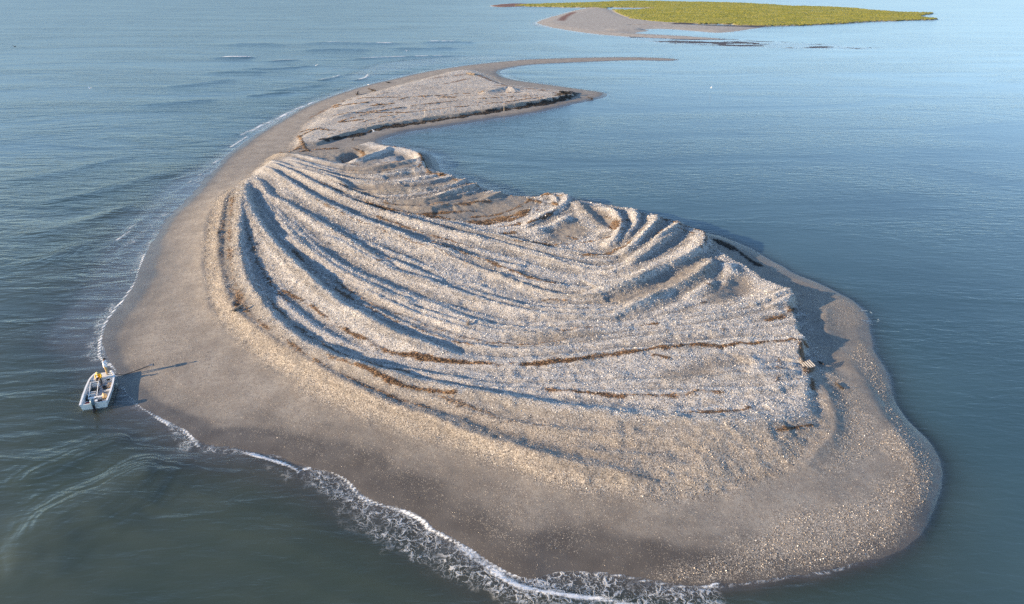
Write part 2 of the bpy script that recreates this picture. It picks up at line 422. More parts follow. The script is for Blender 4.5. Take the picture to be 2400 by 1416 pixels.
# height of the beach where it meets the bank, then the bank itself
foot = .80 - .50 * sstep(.35, .65, east)
bd = np.maximum(-dB, 0.0)
t = np.clip(dW / (dW + bd + 1e-3), 0, 1)
beach = foot * t ** .85
nb = np.maximum(-dN, 0.0)
tn = np.clip(dW / (dW + nb + 1e-3), 0, 1)
beach_n = .55 * tn ** .85
far = sstep(100, 170, Y)
beach = np.where(dW > 0, np.maximum(beach * (1 - far), beach_n * sstep(110, 135, Y)), 0)
beach = np.minimum(beach, .12 + dW * .16)
leftside = sstep(-14, -24, X) * sstep(56, 64, Y) * sstep(150, 120, Y)
under = np.maximum(.07 * dW, -.16) + np.minimum(0, (dW + .2 + 2.4 * sstep(18, -4, X)) * (.16 + .20 * sstep(-5, 18, X)))
under_l = np.maximum(.016 * dW, -.1) + np.minimum(0, (dW + 5.0) * .10)
Z = np.where(dW > 0, beach + .015, under * (1 - leftside) + under_l * leftside)
shoal = sstep(-6, 6, up(sdf(CXX, CYY, smooth(gl([(790, 178), (880, 146), (1000, 134), (1130, 128), (1260, 132), (1130, 146), (1000, 158), (900, 178), (830, 196)]), 3, True))))
Z = np.where(dW < 0, np.maximum(Z, -2.2 + 2.05 * shoal + .06 * fbm(X, Y, 12, 63)), Z)
Z = np.maximum(Z, -2.5)
rise_w = 2.6 - 1.9 * sstep(.4, .6, east)
inB = sstep(0, 1, dB / rise_w)
Z = Z + (1.30 + .12 * sstep(2, 14, dB) - np.maximum(beach, 0)) * inB * (.35 + .65 * np.where(east > .5, 1, sstep(0, 5, dB)))
dScarp = up(seg_dist(CXX, CYY, smooth(gl([(775, 328), (850, 309), (950, 289), (1100, 267), (1290, 238), (1345, 222)], .8), 2)))
inN = sstep(0, 1, dN / (.9 + 5.0 * sstep(3, 9, dScarp)))
Z = np.maximum(Z, np.where(dN > 0, Z + (1.15 - Z) * inN, Z))
Z = Z + R_sum * np.where(dW > -1, 1, 0)
for px, py, r, dep in PITS:
    gx, gy = ground(px, py, 1.4)
    d2 = ((X - gx) ** 2 + ((Y - gy) / (1.25 if dep < 1 else 1.9)) ** 2) / (r * r)
    Z = Z - dep * np.exp(-d2 ** (1.5 if dep < 1 else 1.7)) * (dW > 0.2)
land = sstep(-.2, .6, dW)
shellm = np.maximum(sstep(-.8, 1.5, dB), .9 * sstep(-.5, 1.5, dN))
# low subtle relief
Z += land * (.085 * fbm(X, Y, 1.7, 61, 3) * (0.15 + shellm) + .055 * vnoise(X, Y, .62, 71) * shellm * (.4 + .6 * np.clip(.5 + 1.2 * vnoise(X, Y, 6.0, 75), 0, 1)))

# ---- surface masks
FOOT_GOLD = sstep(-1.0, 1.5, dB)
inner = sstep(1.5, 4.5, seg_dist(CXX, CYY, smooth(gl([(r) for r in RIDGES[0][3]], 1.5), 2)).min() * 0 + 0) if False else None
c1 = smooth(gl(RIDGES[0][3], 1.5), 3)
poly_in = np.vstack([c1, smooth(gl(BANK_CLIFF, 1.4), 3)])
dI = up(sdf(CXX, CYY, poly_in)) + .6 * fbm(X, Y, 1.6, 83)
white = sstep(-2.6, 1.0, dI + .7 * fbm(X, Y, .9, 85, 2))                      # clean white shell inside the first crest
def blur(A, k):
    for ax in (0, 1):
        pad = [(k, k) if a_ == ax else (0, 0) for a_ in (0, 1)]
        C_ = np.cumsum(np.pad(A, pad, mode='edge'), ax)
        C_ = np.concatenate([np.zeros_like(np.take(C_, [0], ax)), C_], ax)
        n_ = A.shape[ax]
        A = (np.take(C_, np.arange(2 * k + 1, n_ + 2 * k + 1), ax) - np.take(C_, np.arange(n_), ax)) / (2 * k + 1)
    return A
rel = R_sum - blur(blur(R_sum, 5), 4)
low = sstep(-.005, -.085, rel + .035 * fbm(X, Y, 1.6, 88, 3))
dull = np.zeros_like(Z)
for pl in ([(640, 354), (700, 330), (800, 334), (872, 350), (850, 380), (770, 376), (690, 366)], [(880, 488), (1000, 470), (1110, 458), (1210, 456), (1262, 470), (1215, 512), (1110, 522), (960, 504)], [(1345, 470), (1420, 500), (1446, 535), (1405, 540), (1362, 502)],
           [(1380, 715), (1470, 690), (1570, 650), (1640, 615), (1648, 640), (1570, 690), (1470, 722)], [(1640, 705), (1712, 650), (1760, 655), (1745, 690), (1690, 714)], [(820, 445), (930, 438), (1060, 432), (1050, 446), (930, 462), (840, 462)], [(800, 395), (900, 392), (970, 385), (960, 398), (880, 412), (810, 410)],
           [(1300, 540), (1350, 520), (1380, 545), (1340, 570), (1270, 572)], [(1540, 885), (1640, 850), (1740, 835), (1760, 852), (1680, 880), (1580, 905)], [(1180, 800), (1260, 790), (1400, 790), (1330, 808), (1220, 815)]):
    dull = np.maximum(dull, sstep(-1.2, 1.6, up(sdf(CXX, CYY, smooth(gl(pl, 1.3), 3, True))) + .9 * fbm(X, Y, 2.0, 93, 3)))
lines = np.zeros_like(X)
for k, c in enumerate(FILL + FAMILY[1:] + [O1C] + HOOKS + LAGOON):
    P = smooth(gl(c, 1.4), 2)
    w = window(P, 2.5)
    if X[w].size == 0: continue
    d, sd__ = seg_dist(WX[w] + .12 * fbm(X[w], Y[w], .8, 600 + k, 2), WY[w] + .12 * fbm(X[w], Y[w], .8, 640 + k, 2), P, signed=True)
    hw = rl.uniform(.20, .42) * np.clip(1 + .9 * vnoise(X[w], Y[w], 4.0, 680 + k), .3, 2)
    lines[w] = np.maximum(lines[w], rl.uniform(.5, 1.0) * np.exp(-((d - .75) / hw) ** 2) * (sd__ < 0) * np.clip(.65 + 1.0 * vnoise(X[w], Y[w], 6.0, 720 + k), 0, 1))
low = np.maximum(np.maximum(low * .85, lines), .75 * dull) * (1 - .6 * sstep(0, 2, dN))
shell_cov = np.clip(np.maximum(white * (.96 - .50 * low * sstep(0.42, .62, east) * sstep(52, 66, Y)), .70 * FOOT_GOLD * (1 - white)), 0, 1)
shell_cov *= 1 - .42 * dull
shell_cov = np.maximum(shell_cov, .88 * sstep(-.5, 1.2, dN) * (.85 + .15 * vnoise(X, Y, 5.0, 91)))
def lobe(pts, z, soft, amt, n=.8, s=1.2):
    P = smooth(gl(pts, z), 3, True)
    return amt * sstep(-soft, soft, up(sdf(CXX, CYY, P)) + n * fbm(X, Y, s, 97))
# shelly lobes on the front beach and along the channel
LOBE_S = [(1560, 1330), (1680, 1300), (1800, 1230), (1900, 1190), (2000, 1170), (2080, 1120), (2130, 1090), (2165, 1120), (2160, 1180), (2130, 1245), (2080, 1290), (1990, 1320), (1880, 1340), (1760, 1358), (1640, 1368), (1560, 1360)]
LOBE_E = [(2050, 1050), (2090, 1000), (2040, 900), (1990, 830), (2020, 800), (2070, 880), (2110, 980), (2170, 1040), (2195, 1100), (2180, 1170), (2140, 1180), (2120, 1100)]
LOBE_M = [(1895, 690), (1960, 690), (2030, 735), (1990, 770), (1930, 770)]
LOBE_P = [(1910, 870), (1960, 870), (2040, 960), (2060, 1040), (1990, 1100), (1900, 1130), (1960, 1000)]
cov_lobes = np.maximum.reduce([lobe(LOBE_S, .3, 1.4, .55), lobe(LOBE_E, .3, .7, .6), lobe(LOBE_M, .3, .8, .35), lobe(LOBE_P, .5, 1.0, .5)])
speck = .10 * sstep(.5, 3, dW) * np.clip(.75 + 1.3 * fbm(X, Y, 3.5, 103), 0, 1.4) * (Y < 160)
theta = np.arctan2(Y - 68, X + 5)
swash = fbm(dW + .5 * fbm(X, Y, 6, 106), theta * 10, .55, 107, 3)
for c_, s_ in ((2.6, .22), (3.9, .20), (5.6, .16), (7.4, .12)):
    speck = np.maximum(speck, s_ * np.exp(-((dW + .9 * fbm(X, Y, 8, 108) - c_) / .22) ** 2) * np.clip(.4 + 1.6 * fbm(X, Y, 3.0, 109, 3), 0, 1) * (Y < 120))
speck = np.clip(speck + .10 * np.clip(swash, 0, 1) * sstep(.5, 3, dW) * (Y < 120), 0, 1)
shell_cov = np.clip(np.maximum.reduce([shell_cov, cov_lobes * land, speck * (1 - shellm)]), 0, 1)
wet_n = dW + .45 * fbm(X, Y, 9.0, 111) + .18 * fbm(X, Y, 1.2, 117, 4)
wet_w = 1.8 + 2.4 * sstep(80, 45, Y) * sstep(-34, -10, X) * sstep(20, 8, X) + 1.2 * (X < -25) * sstep(60, 70, Y) * sstep(100, 80, Y)
wet_w = np.where(Y > 110, 1.6, wet_w)
wet = 1 - .5 * sstep(.62, 1.0, wet_n / wet_w) - .5 * sstep(.8, 2.3, wet_n / wet_w)
wet = np.clip(wet + .16 * swash * sstep(.2, 2.0, dW) * (1 - shellm) * (Y < 140), 0, 1)
wet = np.where((east > .55) & (Y > 48) & (Y < 120), np.maximum(.35 * (1 - shellm), wet * .8), wet)
# wrack: dead reed and seagrass lines
WRACK = [  # points, half width, strength
 ([(1238, 464), (1268, 474), (1258, 492)], .8, .9), ([(1110, 505), (1170, 498), (1222, 482)], .7, .8), ([(1296, 474), (1308, 488), (1285, 508), (1238, 528)], .5, .9), ([(1416, 502), (1442, 522), (1446, 545)], .7, .9), ([(1330, 552), (1350, 560)], .6, .8),
 ([(1040, 488), (1090, 482), (1150, 474)], .6, .7), ([(900, 500), (960, 506)], .7, .9), ([(1490, 500), (1530, 508), (1600, 530)], .45, .9), ([(1250, 457), (1290, 458), (1320, 462)], .5, .8), ([(1060, 418), (1100, 434), (1140, 446)], .5, .8), ([(1250, 568), (1300, 574)], .6, .8), ([(700, 345), (760, 338), (820, 336)], 1.0, .8), ([(660, 352), (700, 338)], 1.0, .6),
 ([(862, 480), (900, 489), (940, 498), (1000, 506), (1060, 513), (1120, 520), (1180, 515), (1225, 503), (1240, 490)], .9, 1.0),
 ([(1100, 518), (1150, 512), (1200, 503), (1230, 495)], 1.5, 1.0), ([(950, 500), (1000, 503), (1060, 495), (1110, 492)], 1.0, .8), ([(1210, 483), (1240, 470), (1255, 458)], .8, .8),
 ([(1170, 530), (1215, 526), (1220, 520)], .6, .9), ([(1175, 547), (1210, 544)], .6, .9), ([(1200, 567), (1260, 575), (1330, 571), (1430, 562)], .5, .8),
 ([(1370, 601), (1410, 597), (1450, 588), (1480, 575)], .7, 1.0), ([(1430, 538), (1445, 545)], .8, .9), ([(1460, 530), (1472, 518)], .9, .8),
 ([(1600, 542), (1640, 553)], .7, 1.0), ([(1650, 560), (1655, 575), (1640, 592)], .6, 1.0), ([(1630, 537), (1680, 572), (1745, 615), (1800, 650), (1850, 678)], .45, .9),
 ([(1530, 503), (1570, 516), (1630, 536)], .4, .8), ([(1780, 646), (1812, 646)], .5, .9), ([(1652, 668), (1666, 672)], .5, .9),
 ([(1802, 748), (1840, 735), (1855, 720), (1866, 702)], .55, 1.0), ([(1500, 765), (1540, 762)], .5, 1.0), ([(1300, 780), (1350, 776), (1400, 770)], .4, .8), ([(1180, 788), (1240, 782)], .35, .5),
 ([(1660, 780), (1720, 770)], .35, .6), ([(1640, 712), (1660, 708)], .3, .7), ([(1690, 710), (1710, 708)], .3, .7),
 ([(970, 838), (1060, 850), (1160, 858), (1230, 857), (1320, 851), (1400, 839), (1500, 827), (1600, 816), (1700, 813), (1800, 803), (1896, 796)], .5, 1.0),
 ([(1530, 836), (1570, 842)], .4, .9), ([(660, 680), (720, 716), (780, 756), (820, 780), (860, 800), (905, 826), (970, 838)], .45, .85),
 ([(780, 850), (840, 872), (890, 892), (940, 910), (1000, 924), (1060, 932)], .6, 1.0), ([(1000, 925), (1100, 960), (1200, 990), (1300, 1006)], .5, .6),
 ([(1250, 914), (1400, 926), (1500, 931), (1590, 929), (1640, 917), (1690, 921)], .5, .9), ([(1570, 972), (1680, 971), (1760, 957)], .5, .8), ([(1820, 1007), (1870, 998), (1905, 988)], .4, .9),
 ([(1878, 805), (1885, 830), (1897, 850), (1890, 870)], .9, .8), ([(1905, 880), (1908, 905)], .5, .9), ([(1820, 835), (1832, 870), (1815, 895)], .4, .6), ([(1860, 880), (1870, 885)], .4, .6),
 ([(1270, 702), (1330, 706)], .4, .5), ([(1120, 876), (1160, 878)], .5, .7), ([(548, 470), (540, 540), (543, 610), (556, 680), (585, 740)], .8, .55),
 ([(556, 716), (560, 728)], .6, 1.0), ([(700, 310), (712, 335), (730, 345)], .9, .6), ([(745, 350), (790, 345)], .7, .7), ([(800, 385), (850, 388)], .7, .4), ([(800, 362), (810, 372), (845, 374), (850, 355), (830, 346)], .7, .8), ([(895, 382), (935, 383)], .6, .7),
 ([(985, 360), (990, 378), (980, 395)], .5, .9), ([(1005, 402), (1040, 412)], .9, .9), ([(930, 345), (950, 346)], .9, .7), ([(1160, 452), (1220, 457), (1290, 455)], .5, .8),
 ([(785, 246), (830, 241), (870, 239)], 1.2, .7), ([(800, 230), (900, 226), (1000, 227), (1100, 228)], .7, .6), ([(1010, 182), (1050, 176), (1090, 172)], 3.0, .7), ([(1040, 195), (1080, 186), (1100, 182)], 2.0, .7),
 ([(1120, 172), (1160, 188), (1200, 200), (1260, 206), (1310, 212)], 2.0, .8), ([(870, 209), (940, 202), (990, 198)], 1.4, .5), ([(830, 264), (880, 258)], 1.2, .5), ([(795, 283), (850, 279)], 1.2, .8), ([(720, 272), (760, 250), (790, 240)], 1.2, .7), ([(700, 312), (740, 300), (790, 302)], .9, .6), ([(1150, 196), (1220, 203), (1300, 214)], 1.8, .7), ([(860, 246), (920, 240)], 1.2, .7), ([(985, 258), (1060, 250)], .9, .4), ([(780, 268), (860, 262), (960, 262)], .8, .5), ([(700, 300), (760, 297)], 1.0, .5)]
for k, c in enumerate(FILL):
    if rl.random() < .55:
        a_ = rl.randrange(6, 16); WRACK.append((c[a_:a_ + rl.randrange(5, 10)], rl.uniform(.25, .5), rl.uniform(.45, .8)))
for k, c in enumerate(NLINES):
    WRACK.append((c[3 * (k % 3):-2], .5, .38 + .2 * (k % 2)))
PEAT = [([(762, 331), (800, 322), (850, 311), (900, 299), (950, 291), (1000, 284), (1100, 269), (1200, 254), (1290, 240), (1340, 226)], 1.5, 1.0), ([(1310, 228), (1345, 218)], 3.2, 1.0),
 ([(1680, 556), (1720, 575), (1780, 612)], .8, .85), ([(985, 362), (1000, 392), (1050, 410), (1110, 433), (1170, 455)], .5, .8), ([(1330, 466), (1400, 478), (1490, 496), (1560, 518)], .45, .8)]
def stamp(lst, z, seed):
    M = np.zeros_like(Z)
    for pts, hw, s in lst:
        hw *= .48
        P = smooth(gl(pts, z), 3)
        w = window(P, 3 * hw + 1)
        if M[w].size == 0: continue
        k_ = .22 + .35 * hw
        d = seg_dist(X[w] + k_ * fbm(X[w], Y[w], 1.1, seed, 4), Y[w] + k_ * fbm(X[w], Y[w], 1.1, seed + 9, 4), P)
        g = np.exp(-(d / (hw * np.clip(1 + 1.0 * vnoise(X[w], Y[w], 2.2, seed + 3), .25, 2))) ** 2) * np.clip(.72 + .9 * fbm(X[w], Y[w], 2.4, seed + 5, 4), 0, 1.2) + .25 * np.exp(-(d / (2.4 * hw)) ** 2) * np.clip(.5 + 1.4 * fbm(X[w], Y[w], .8, seed + 7), 0, 1)
        M[w] = np.maximum(M[w], s * np.minimum(g * 1.3, 1))
    return M
wrack = stamp(WRACK, 1.5, 131)
peat = stamp(PEAT, .7, 151)
print('masks', time.time() - T0)
keep = (Z > -1.35) & ((dW > -14) | (shoal > .5))
me, used = tensor_mesh('shell_island', xs, ys, Z, keep)
mask = np.stack([shell_cov, wet, wrack, peat], -1).reshape(-1, 4)[used]
add_attr(me, 'cover', mask)
white_f = np.clip((white + .72 * sstep(0, 3, dN)) * (1 - .75 * dull), 0, 1)
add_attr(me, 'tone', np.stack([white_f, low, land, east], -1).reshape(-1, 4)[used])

def ground_material():
    t = NT('shell_and_sand')
    geo = t.n('ShaderNodeNewGeometry')
    pos = geo.outputs['Position']
    at = t.n('ShaderNodeAttribute', attribute_name='cover')
    sep = t.n('ShaderNodeSeparateColor', {0: at.outputs['Color']})
    cov, wet_, wr = sep.outputs[0], sep.outputs[1], sep.outputs[2]
    pe = at.outputs['Alpha']
    tn_ = t.n('ShaderNodeSeparateColor', {0: t.n('ShaderNodeAttribute', attribute_name='tone').outputs['Color']})
    wh = tn_.outputs[0]
    trough = tn_.outputs[1]
    big = t.noise(pos, .35, 4.0)
    med = t.noise(pos, 2.2, 4.0)
    fine = t.noise(pos, 14.0, 3.0, .7)
    grit = t.noise(pos, 45.0, 2.0, .7)
    sand = t.mix(t.ramp(big, .3, .7), (.215, .189, .160), (.320, .286, .242))
    sand = t.mix(t.ramp(med, .35, .65, 0, .5), sand, (.175, .142, .120))
    sand = t.mix(t.ramp(grit, .45, .75, 0, .55), sand, (.30, .26, .22))
    sand = t.mix(t.ramp(fine, .54, .68, 0, .7), sand, (.07, .058, .05))
    flk = t.noise(pos, 26.0, 1.0, .5)
    sand = t.mix(t.ramp(flk, .66, .72, 0, .55), sand, (.46, .41, .35))
    sand = t.mix(t.ramp(flk, .34, .27, 0, .6), sand, (.06, .052, .048))
    # single shells: cells of two sizes, each with its own tone
    va = t.n('ShaderNodeTexVoronoi', {'Vector': pos, 'Scale': 8.5, 'Randomness': 1.0})
    vb = t.n('ShaderNodeTexVoronoi', {'Vector': pos, 'Scale': 17.0, 'Randomness': 1.0})
    ra = t.n('ShaderNodeSeparateColor', {0: va.outputs['Color']}).outputs
    rb = t.n('ShaderNodeSeparateColor', {0: vb.outputs['Color']}).outputs
    pale = t.mix(wh, (.56, .49, .405), (.68, .64, .585))
    mid = t.mix(wh, (.27, .225, .18), (.39, .355, .315))
    sa = t.mix(t.ramp(ra[0], .1, .9), mid, pale)
    sa = t.mix(t.ramp(ra[1], .78, .95), sa, (.11, .095, .085))
    sb = t.mix(t.ramp(rb[0], .1, .9), mid, pale)
    sb = t.mix(t.ramp(rb[1], .72, .92), sb, (.10, .085, .075))
    shells = t.mix(t.ramp(ra[2], .35, .65), sa, sb)
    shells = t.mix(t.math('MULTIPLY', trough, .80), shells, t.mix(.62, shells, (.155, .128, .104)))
    presence = t.math('SUBTRACT', t.math('ADD', cov, t.math('MULTIPLY', t.math('SUBTRACT', med, .5), .5)), t.math('MULTIPLY', rb[2], .85))
    pres = t.ramp(presence, -.08, .10)
    col = t.mix(pres, sand, shells)
    # wet sand is darker
    wetf = t.math('MULTIPLY', wet_, t.math('SUBTRACT', 1.0, t.math('MULTIPLY', pres, .6)))
    wcol = t.mix(wetf, col, t.mix(t.ramp(big, .3, .7), (.080, .070, .061), (.112, .099, .086)))
    # reed wrack and peat
    streak = t.n('ShaderNodeMapping', {'Vector': pos, 'Scale': (5.0, 14.0, 5.0)})
    st = t.noise(streak.outputs[0], 1.0, 4.0, .65)
    wcolr = t.mix(t.ramp(st, .32, .66), (.048, .028, .017), (.26, .148, .082))
    wf = t.ramp(t.math('ADD', wr, t.math('MULTIPLY', t.math('SUBTRACT', fine, .5), 1.1)), .30, .85)
    c2 = t.mix(wf, wcol, wcolr)
    pf = t.ramp(t.math('ADD', pe, t.math('MULTIPLY', t.math('SUBTRACT', med, .5), .9)), .3, .6)
    c3 = t.mix(pf, c2, t.mix(t.ramp(fine, .3, .7), (.018, .015, .013), (.07, .055, .045)))
    rough = t.math('SUBTRACT', .85, t.math('MULTIPLY', wetf, .52))
    # relief: shells stand up, sand is finely grained
    hs = t.math('MULTIPLY', t.math('ADD', ra[1], t.math('MULTIPLY', rb[0], .7)), pres)
    hh = t.math('ADD', t.math('MULTIPLY', hs, .055), t.math('MULTIPLY', fine, .02))
    bump = t.n('ShaderNodeBump', {'Strength': .9, 'Distance': 1.0, 'Height': hh})
    b = t.n('ShaderNodeBsdfPrincipled', {'Base Color': c3, 'Roughness': rough, 'Normal': bump.outputs[0]})
    b.inputs['Specular IOR Level'].default_value = .3
    t.t.links.new(b.outputs[0], t.out.inputs[0])
    return t.m
GROUND = ground_material()
link('shell_island', me, GROUND, kind='structure', label='curved shell and sand island with fanned shell ridges')
def height_at(x, y):
    """bilinear terrain height at arrays of points"""
    fx = np.interp(x, xs, np.arange(NX)); fy = np.interp(y, ys, np.arange(NY))
    i = np.minimum(fx.astype(int), NX - 2); j = np.minimum(fy.astype(int), NY - 2)
    a, b = fx - i, fy - j
    return (Z[j, i] * (1 - a) + Z[j, i + 1] * a) * (1 - b) + (Z[j + 1, i] * (1 - a) + Z[j + 1, i + 1] * a) * b
def sample(F, x, y):
    i = np.clip(np.rint(np.interp(x, xs, np.arange(NX))).astype(int), 0, NX - 1)
    j = np.clip(np.rint(np.interp(y, ys, np.arange(NY))).astype(int), 0, NY - 1)
    return F[j, i]
def hz(px, py, z0=1.2):
    """point of the terrain seen at a photo pixel"""
    z = z0
    for _ in range(6):
        gx, gy = ground(px, py, z)
        z = float(height_at(np.array([gx]), np.array([gy]))[0])
    return Vector((gx, gy, z))
print('terrain', len(me.polygons), time.time() - T0)

# ------------------------------------------------------------------ far island with marsh
MARSH = [(1205, 12), (1300, 15), (1385, 16), (1430, 20), (1450, 30), (1480, 42), (1560, 51), (1640, 54), (1720, 57), (1820, 58), (1950, 54), (2080, 47), (2198, 44), (2185, 41), (2160, 36), (2190, 29), (2120, 27.5), (2040, 22), (1990, 17), (1900, 14), (1850, 13), (1800, 9), (1700, 5), (1560, 2.5), (1480, 1), (1400, 4), (1300, 7), (1240, 9)]
SAND_F = [(1258, 54), (1278, 44), (1318, 33), (1350, 24), (1400, 17), (1440, 24), (1480, 40), (1560, 50), (1700, 58), (1792, 62), (1755, 69), (1692, 77), (1640, 74), (1560, 68), (1512, 69), (1520, 73), (1490, 78), (1600, 84), (1700, 92), (1640, 93), (1520, 89), (1440, 84), (1385, 79), (1325, 70), (1285, 63)]
SPIT_F = [(1150, 13), (1190, 9), (1240, 9), (1260, 13), (1215, 16), (1165, 17)]
MF, SF, PF = smooth(gl(MARSH, .8), 3, True), smooth(gl(SAND_F), 3, True), smooth(gl(SPIT_F), 3, True)
fxs = np.arange(-30, 520, 2.2); fys = np.concatenate([np.arange(335, 560, 1.6), spaced(560, 1100, lambda v: 2.0 + (v - 560) * .008)])
FX, FY = np.meshgrid(fxs, fys)
def fsdf(P, n, s, seed): return sdf(FX, FY, P) + n * fbm(FX, FY, s, seed)
dM, dS, dP = fsdf(MF, 3.0, 14, 201), fsdf(SF, 1.2, 10, 211), fsdf(PF, 2.0, 12, 221)
pools = np.zeros_like(FX)
for pts, hw in [([(1428, 20), (1470, 21), (1530, 20)], 5.5), ([(1850, 10.5), (1950, 11), (2010, 12)], 6), ([(1480, 60), (1600, 58), (1690, 60)], 2.6), ([(1700, 58.5), (1760, 53), (1800, 52), (1830, 50)], 1.4), ([(1500, 49), (1600, 47)], 1.2)]:
    pools = np.maximum(pools, np.exp(-(seg_dist(FX, FY, smooth(gl(pts), 3)) / hw) ** 2))
mud = np.exp(-(seg_dist(FX, FY, smooth(gl([(1600, 57), (1700, 62), (1785, 63)]), 3)) / 9) ** 2)
flats_line = gl([(1500, 84), (1600, 91), (1700, 97), (1800, 101), (1900, 106), (2020, 112)])
dfl = seg_dist(FX, FY, smooth(flats_line, 3))
flat_n = fbm(FX * .35, FY * 1.4, 9, 231, 3)
for pl in ([(1424, 17.5), (1470, 18), (1538, 19), (1532, 21), (1480, 24), (1432, 23)], [(1690, 56.5), (1590, 57.5), (1640, 60), (1700, 61), (1730, 59)], [(1840, 9), (1950, 9.5), (2015, 11), (1940, 12.5), (1850, 12)], [(1770, 4), (1880, 4), (1880, 6), (1780, 6)]):
    pools = np.maximum(pools, sstep(-2.5, 2.5, sdf(FX, FY, smooth(gl(pl), 3, True)) + 2 * fbm(FX, FY, 9, 206)))
FZ = np.full_like(FX, -1.0)
sandz = np.where(dS > 0, .05 + .5 * sstep(0, 12, dS), np.maximum(dS * .12, -1.5))
FZ = np.maximum(FZ, sandz)
FZ = np.maximum(FZ, np.where(dP > 0, .1 + .4 * sstep(0, 8, dP), -1))
marshz = np.where(dM > 0, .35 + .45 * sstep(0, 2.0, dM) + .12 * fbm(FX, FY, 8, 241), -2)
FZ = np.maximum(FZ, marshz)
dfp = sdf(FX, FY, smooth(gl([(1480, 85), (1560, 88), (1700, 92), (1850, 100), (2028, 111.5), (1980, 114), (1800, 110.5), (1650, 105), (1550, 98)]), 3, True))
flat_n = fbm(FX * .45 + FY * .10, FY * 1.5, 10, 231, 3)
FZ = np.maximum(FZ, np.where(dfp > -3, (.22 * (flat_n + .02)) * sstep(-3, 5, dfp), -2))
FZ = np.where((pools > .5) & (dP < 0), -.25, FZ)
ring = gl([(1415, 72), (1430, 69), (1470, 67), (1508, 69), (1500, 72.5), (1470, 74), (1440, 75)])
dR = sdf(FX, FY, smooth(ring, 3, True))
FZ = np.where(dR > 0, np.maximum(FZ, .9 * sstep(0, 3, dR)), FZ)
FZ += .03 * fbm(FX, FY, 4, 251)
isM = sstep(-.5, 1.5, dM) * (pools < .5)
mf, usedf = tensor_mesh('marsh_island', fxs, fys, FZ, FZ > -.9)
red = np.maximum(sstep(0, 3, dP), np.exp(-(seg_dist(FX, FY, smooth(gl([(1316, 50), (1325, 40), (1345, 30)]), 3)) / 4) ** 2))
fm = np.stack([isM, np.clip(1 - np.abs(dM) / 2.5, 0, 1), np.maximum(mud, np.where(dfp > -3, 1, 0) * (dS < 1)), red * .8], -1).reshape(-1, 4)[usedf]
add_attr(mf, 'cover', fm)
def marsh_material():
    t = NT('marsh_and_sand')
    pos = t.n('ShaderNodeNewGeometry').outputs['Position']
    at = t.n('ShaderNodeAttribute', attribute_name='cover')
    s = t.n('ShaderNodeSeparateColor', {0: at.outputs['Color']}).outputs
    n1 = t.noise(pos, .06, 4.0); n2 = t.noise(pos, .5, 4.0, .65); n3 = t.noise(pos, 2.0, 3.0)
    sand = t.mix(t.ramp(n2, .3, .7), (.25, .222, .19), (.40, .36, .31))
    sand = t.mix(t.ramp(at.outputs['Alpha'], .2, .8), sand, (.17, .085, .06))
    sand = t.mix(t.ramp(s[2], .3, .7), sand, (.070, .062, .065))
    g = t.mix(t.ramp(n1, .3, .7), (.26, .255, .048), (.36, .32, .080))
    g = t.mix(t.ramp(n2, .35, .75, 0, .6), g, (.17, .19, .03))
    g = t.mix(t.ramp(n3, .5, .8, 0, .5), g, (.27, .22, .05))
    edge = t.math('MULTIPLY', s[1], t.ramp(n2, .3, .6))
    g = t.mix(edge, g, (.13, .095, .035))
    crk = t.math('ABSOLUTE', t.math('SUBTRACT', t.noise(pos, .018, 3.0, .5, 1.0), .5))
    g = t.mix(t.ramp(crk, .003, .010, .7, 0), g, (.06, .065, .04))
    c = t.mix(s[0], sand, g)
    bump = t.n('ShaderNodeBump', {'Strength': .8, 'Distance': 1.0, 'Height': t.math('MULTIPLY', t.math('ADD', n3, n2), t.math('MULTIPLY', s[0], .5))})
    b = t.n('ShaderNodeBsdfPrincipled', {'Base Color': c, 'Roughness': .8, 'Normal': bump.outputs[0]})
    b.inputs['Specular IOR Level'].default_value = .2
    t.t.links.new(b.outputs[0], t.out.inputs[0])
    return t.m
link('marsh_island', mf, marsh_material(), kind='structure', label='low marsh island with sand beach and green cordgrass')
# cordgrass tufts standing on the marsh, many small leaning blades
rs = np.random.RandomState(5)
ji, ii = np.nonzero(isM > .6)
pick = rs.randint(0, len(ji), 26000)
gx = fxs[ii[pick]] + rs.uniform(-1.1, 1.1, len(pick)); gy = fys[ji[pick]] + rs.uniform(-.8, .8, len(pick)); gz = FZ[ji[pick], ii[pick]]
hgt = rs.uniform(.18, .42, len(pick)) * (1 + .5 * vnoise(gx, gy, 9, 261)); wid = rs.uniform(.9, 1.8, len(pick)); an = rs.uniform(0, 6.28, len(pick))
V = []
for k in range(3):
    V.append(np.stack([gx + wid * np.cos(an + k * 2.09), gy + wid * np.sin(an + k * 2.09), gz - .15], 1))
V.append(np.stack([gx + .3 * np.cos(an * 3), gy + .3 * np.sin(an * 3), gz + hgt], 1))
V = np.stack(V, 1).reshape(-1, 3)
base = np.arange(len(pick))[:, None] * 4
F = np.concatenate([base + [0, 1, 3], base + [1, 2, 3], base + [2, 0, 3]], 0)
gm = fast_mesh('marsh_grass', V, F)
def grass_material():
    t = NT('cordgrass')
    pos = t.n('ShaderNodeNewGeometry').outputs['Position']
    c = t.mix(t.ramp(t.noise(pos, .05, 3.0), .3, .7), (.26, .255, .048), (.36, .32, .080))
    c = t.mix(t.ramp(t.noise(pos, .6, 3.0), .45, .75, 0, .6), c, (.17, .19, .03))
    b = t.n('ShaderNodeBsdfPrincipled', {'Base Color': c, 'Roughness': .8})
    b.inputs['Specular IOR Level'].default_value = .1
    t.t.links.new(b.outputs[0], t.out.inputs[0])
    return t.m
link('marsh_grass', gm, grass_material(), kind='stuff', label='yellow green cordgrass over the far marsh island')
print('marsh', time.time() - T0)

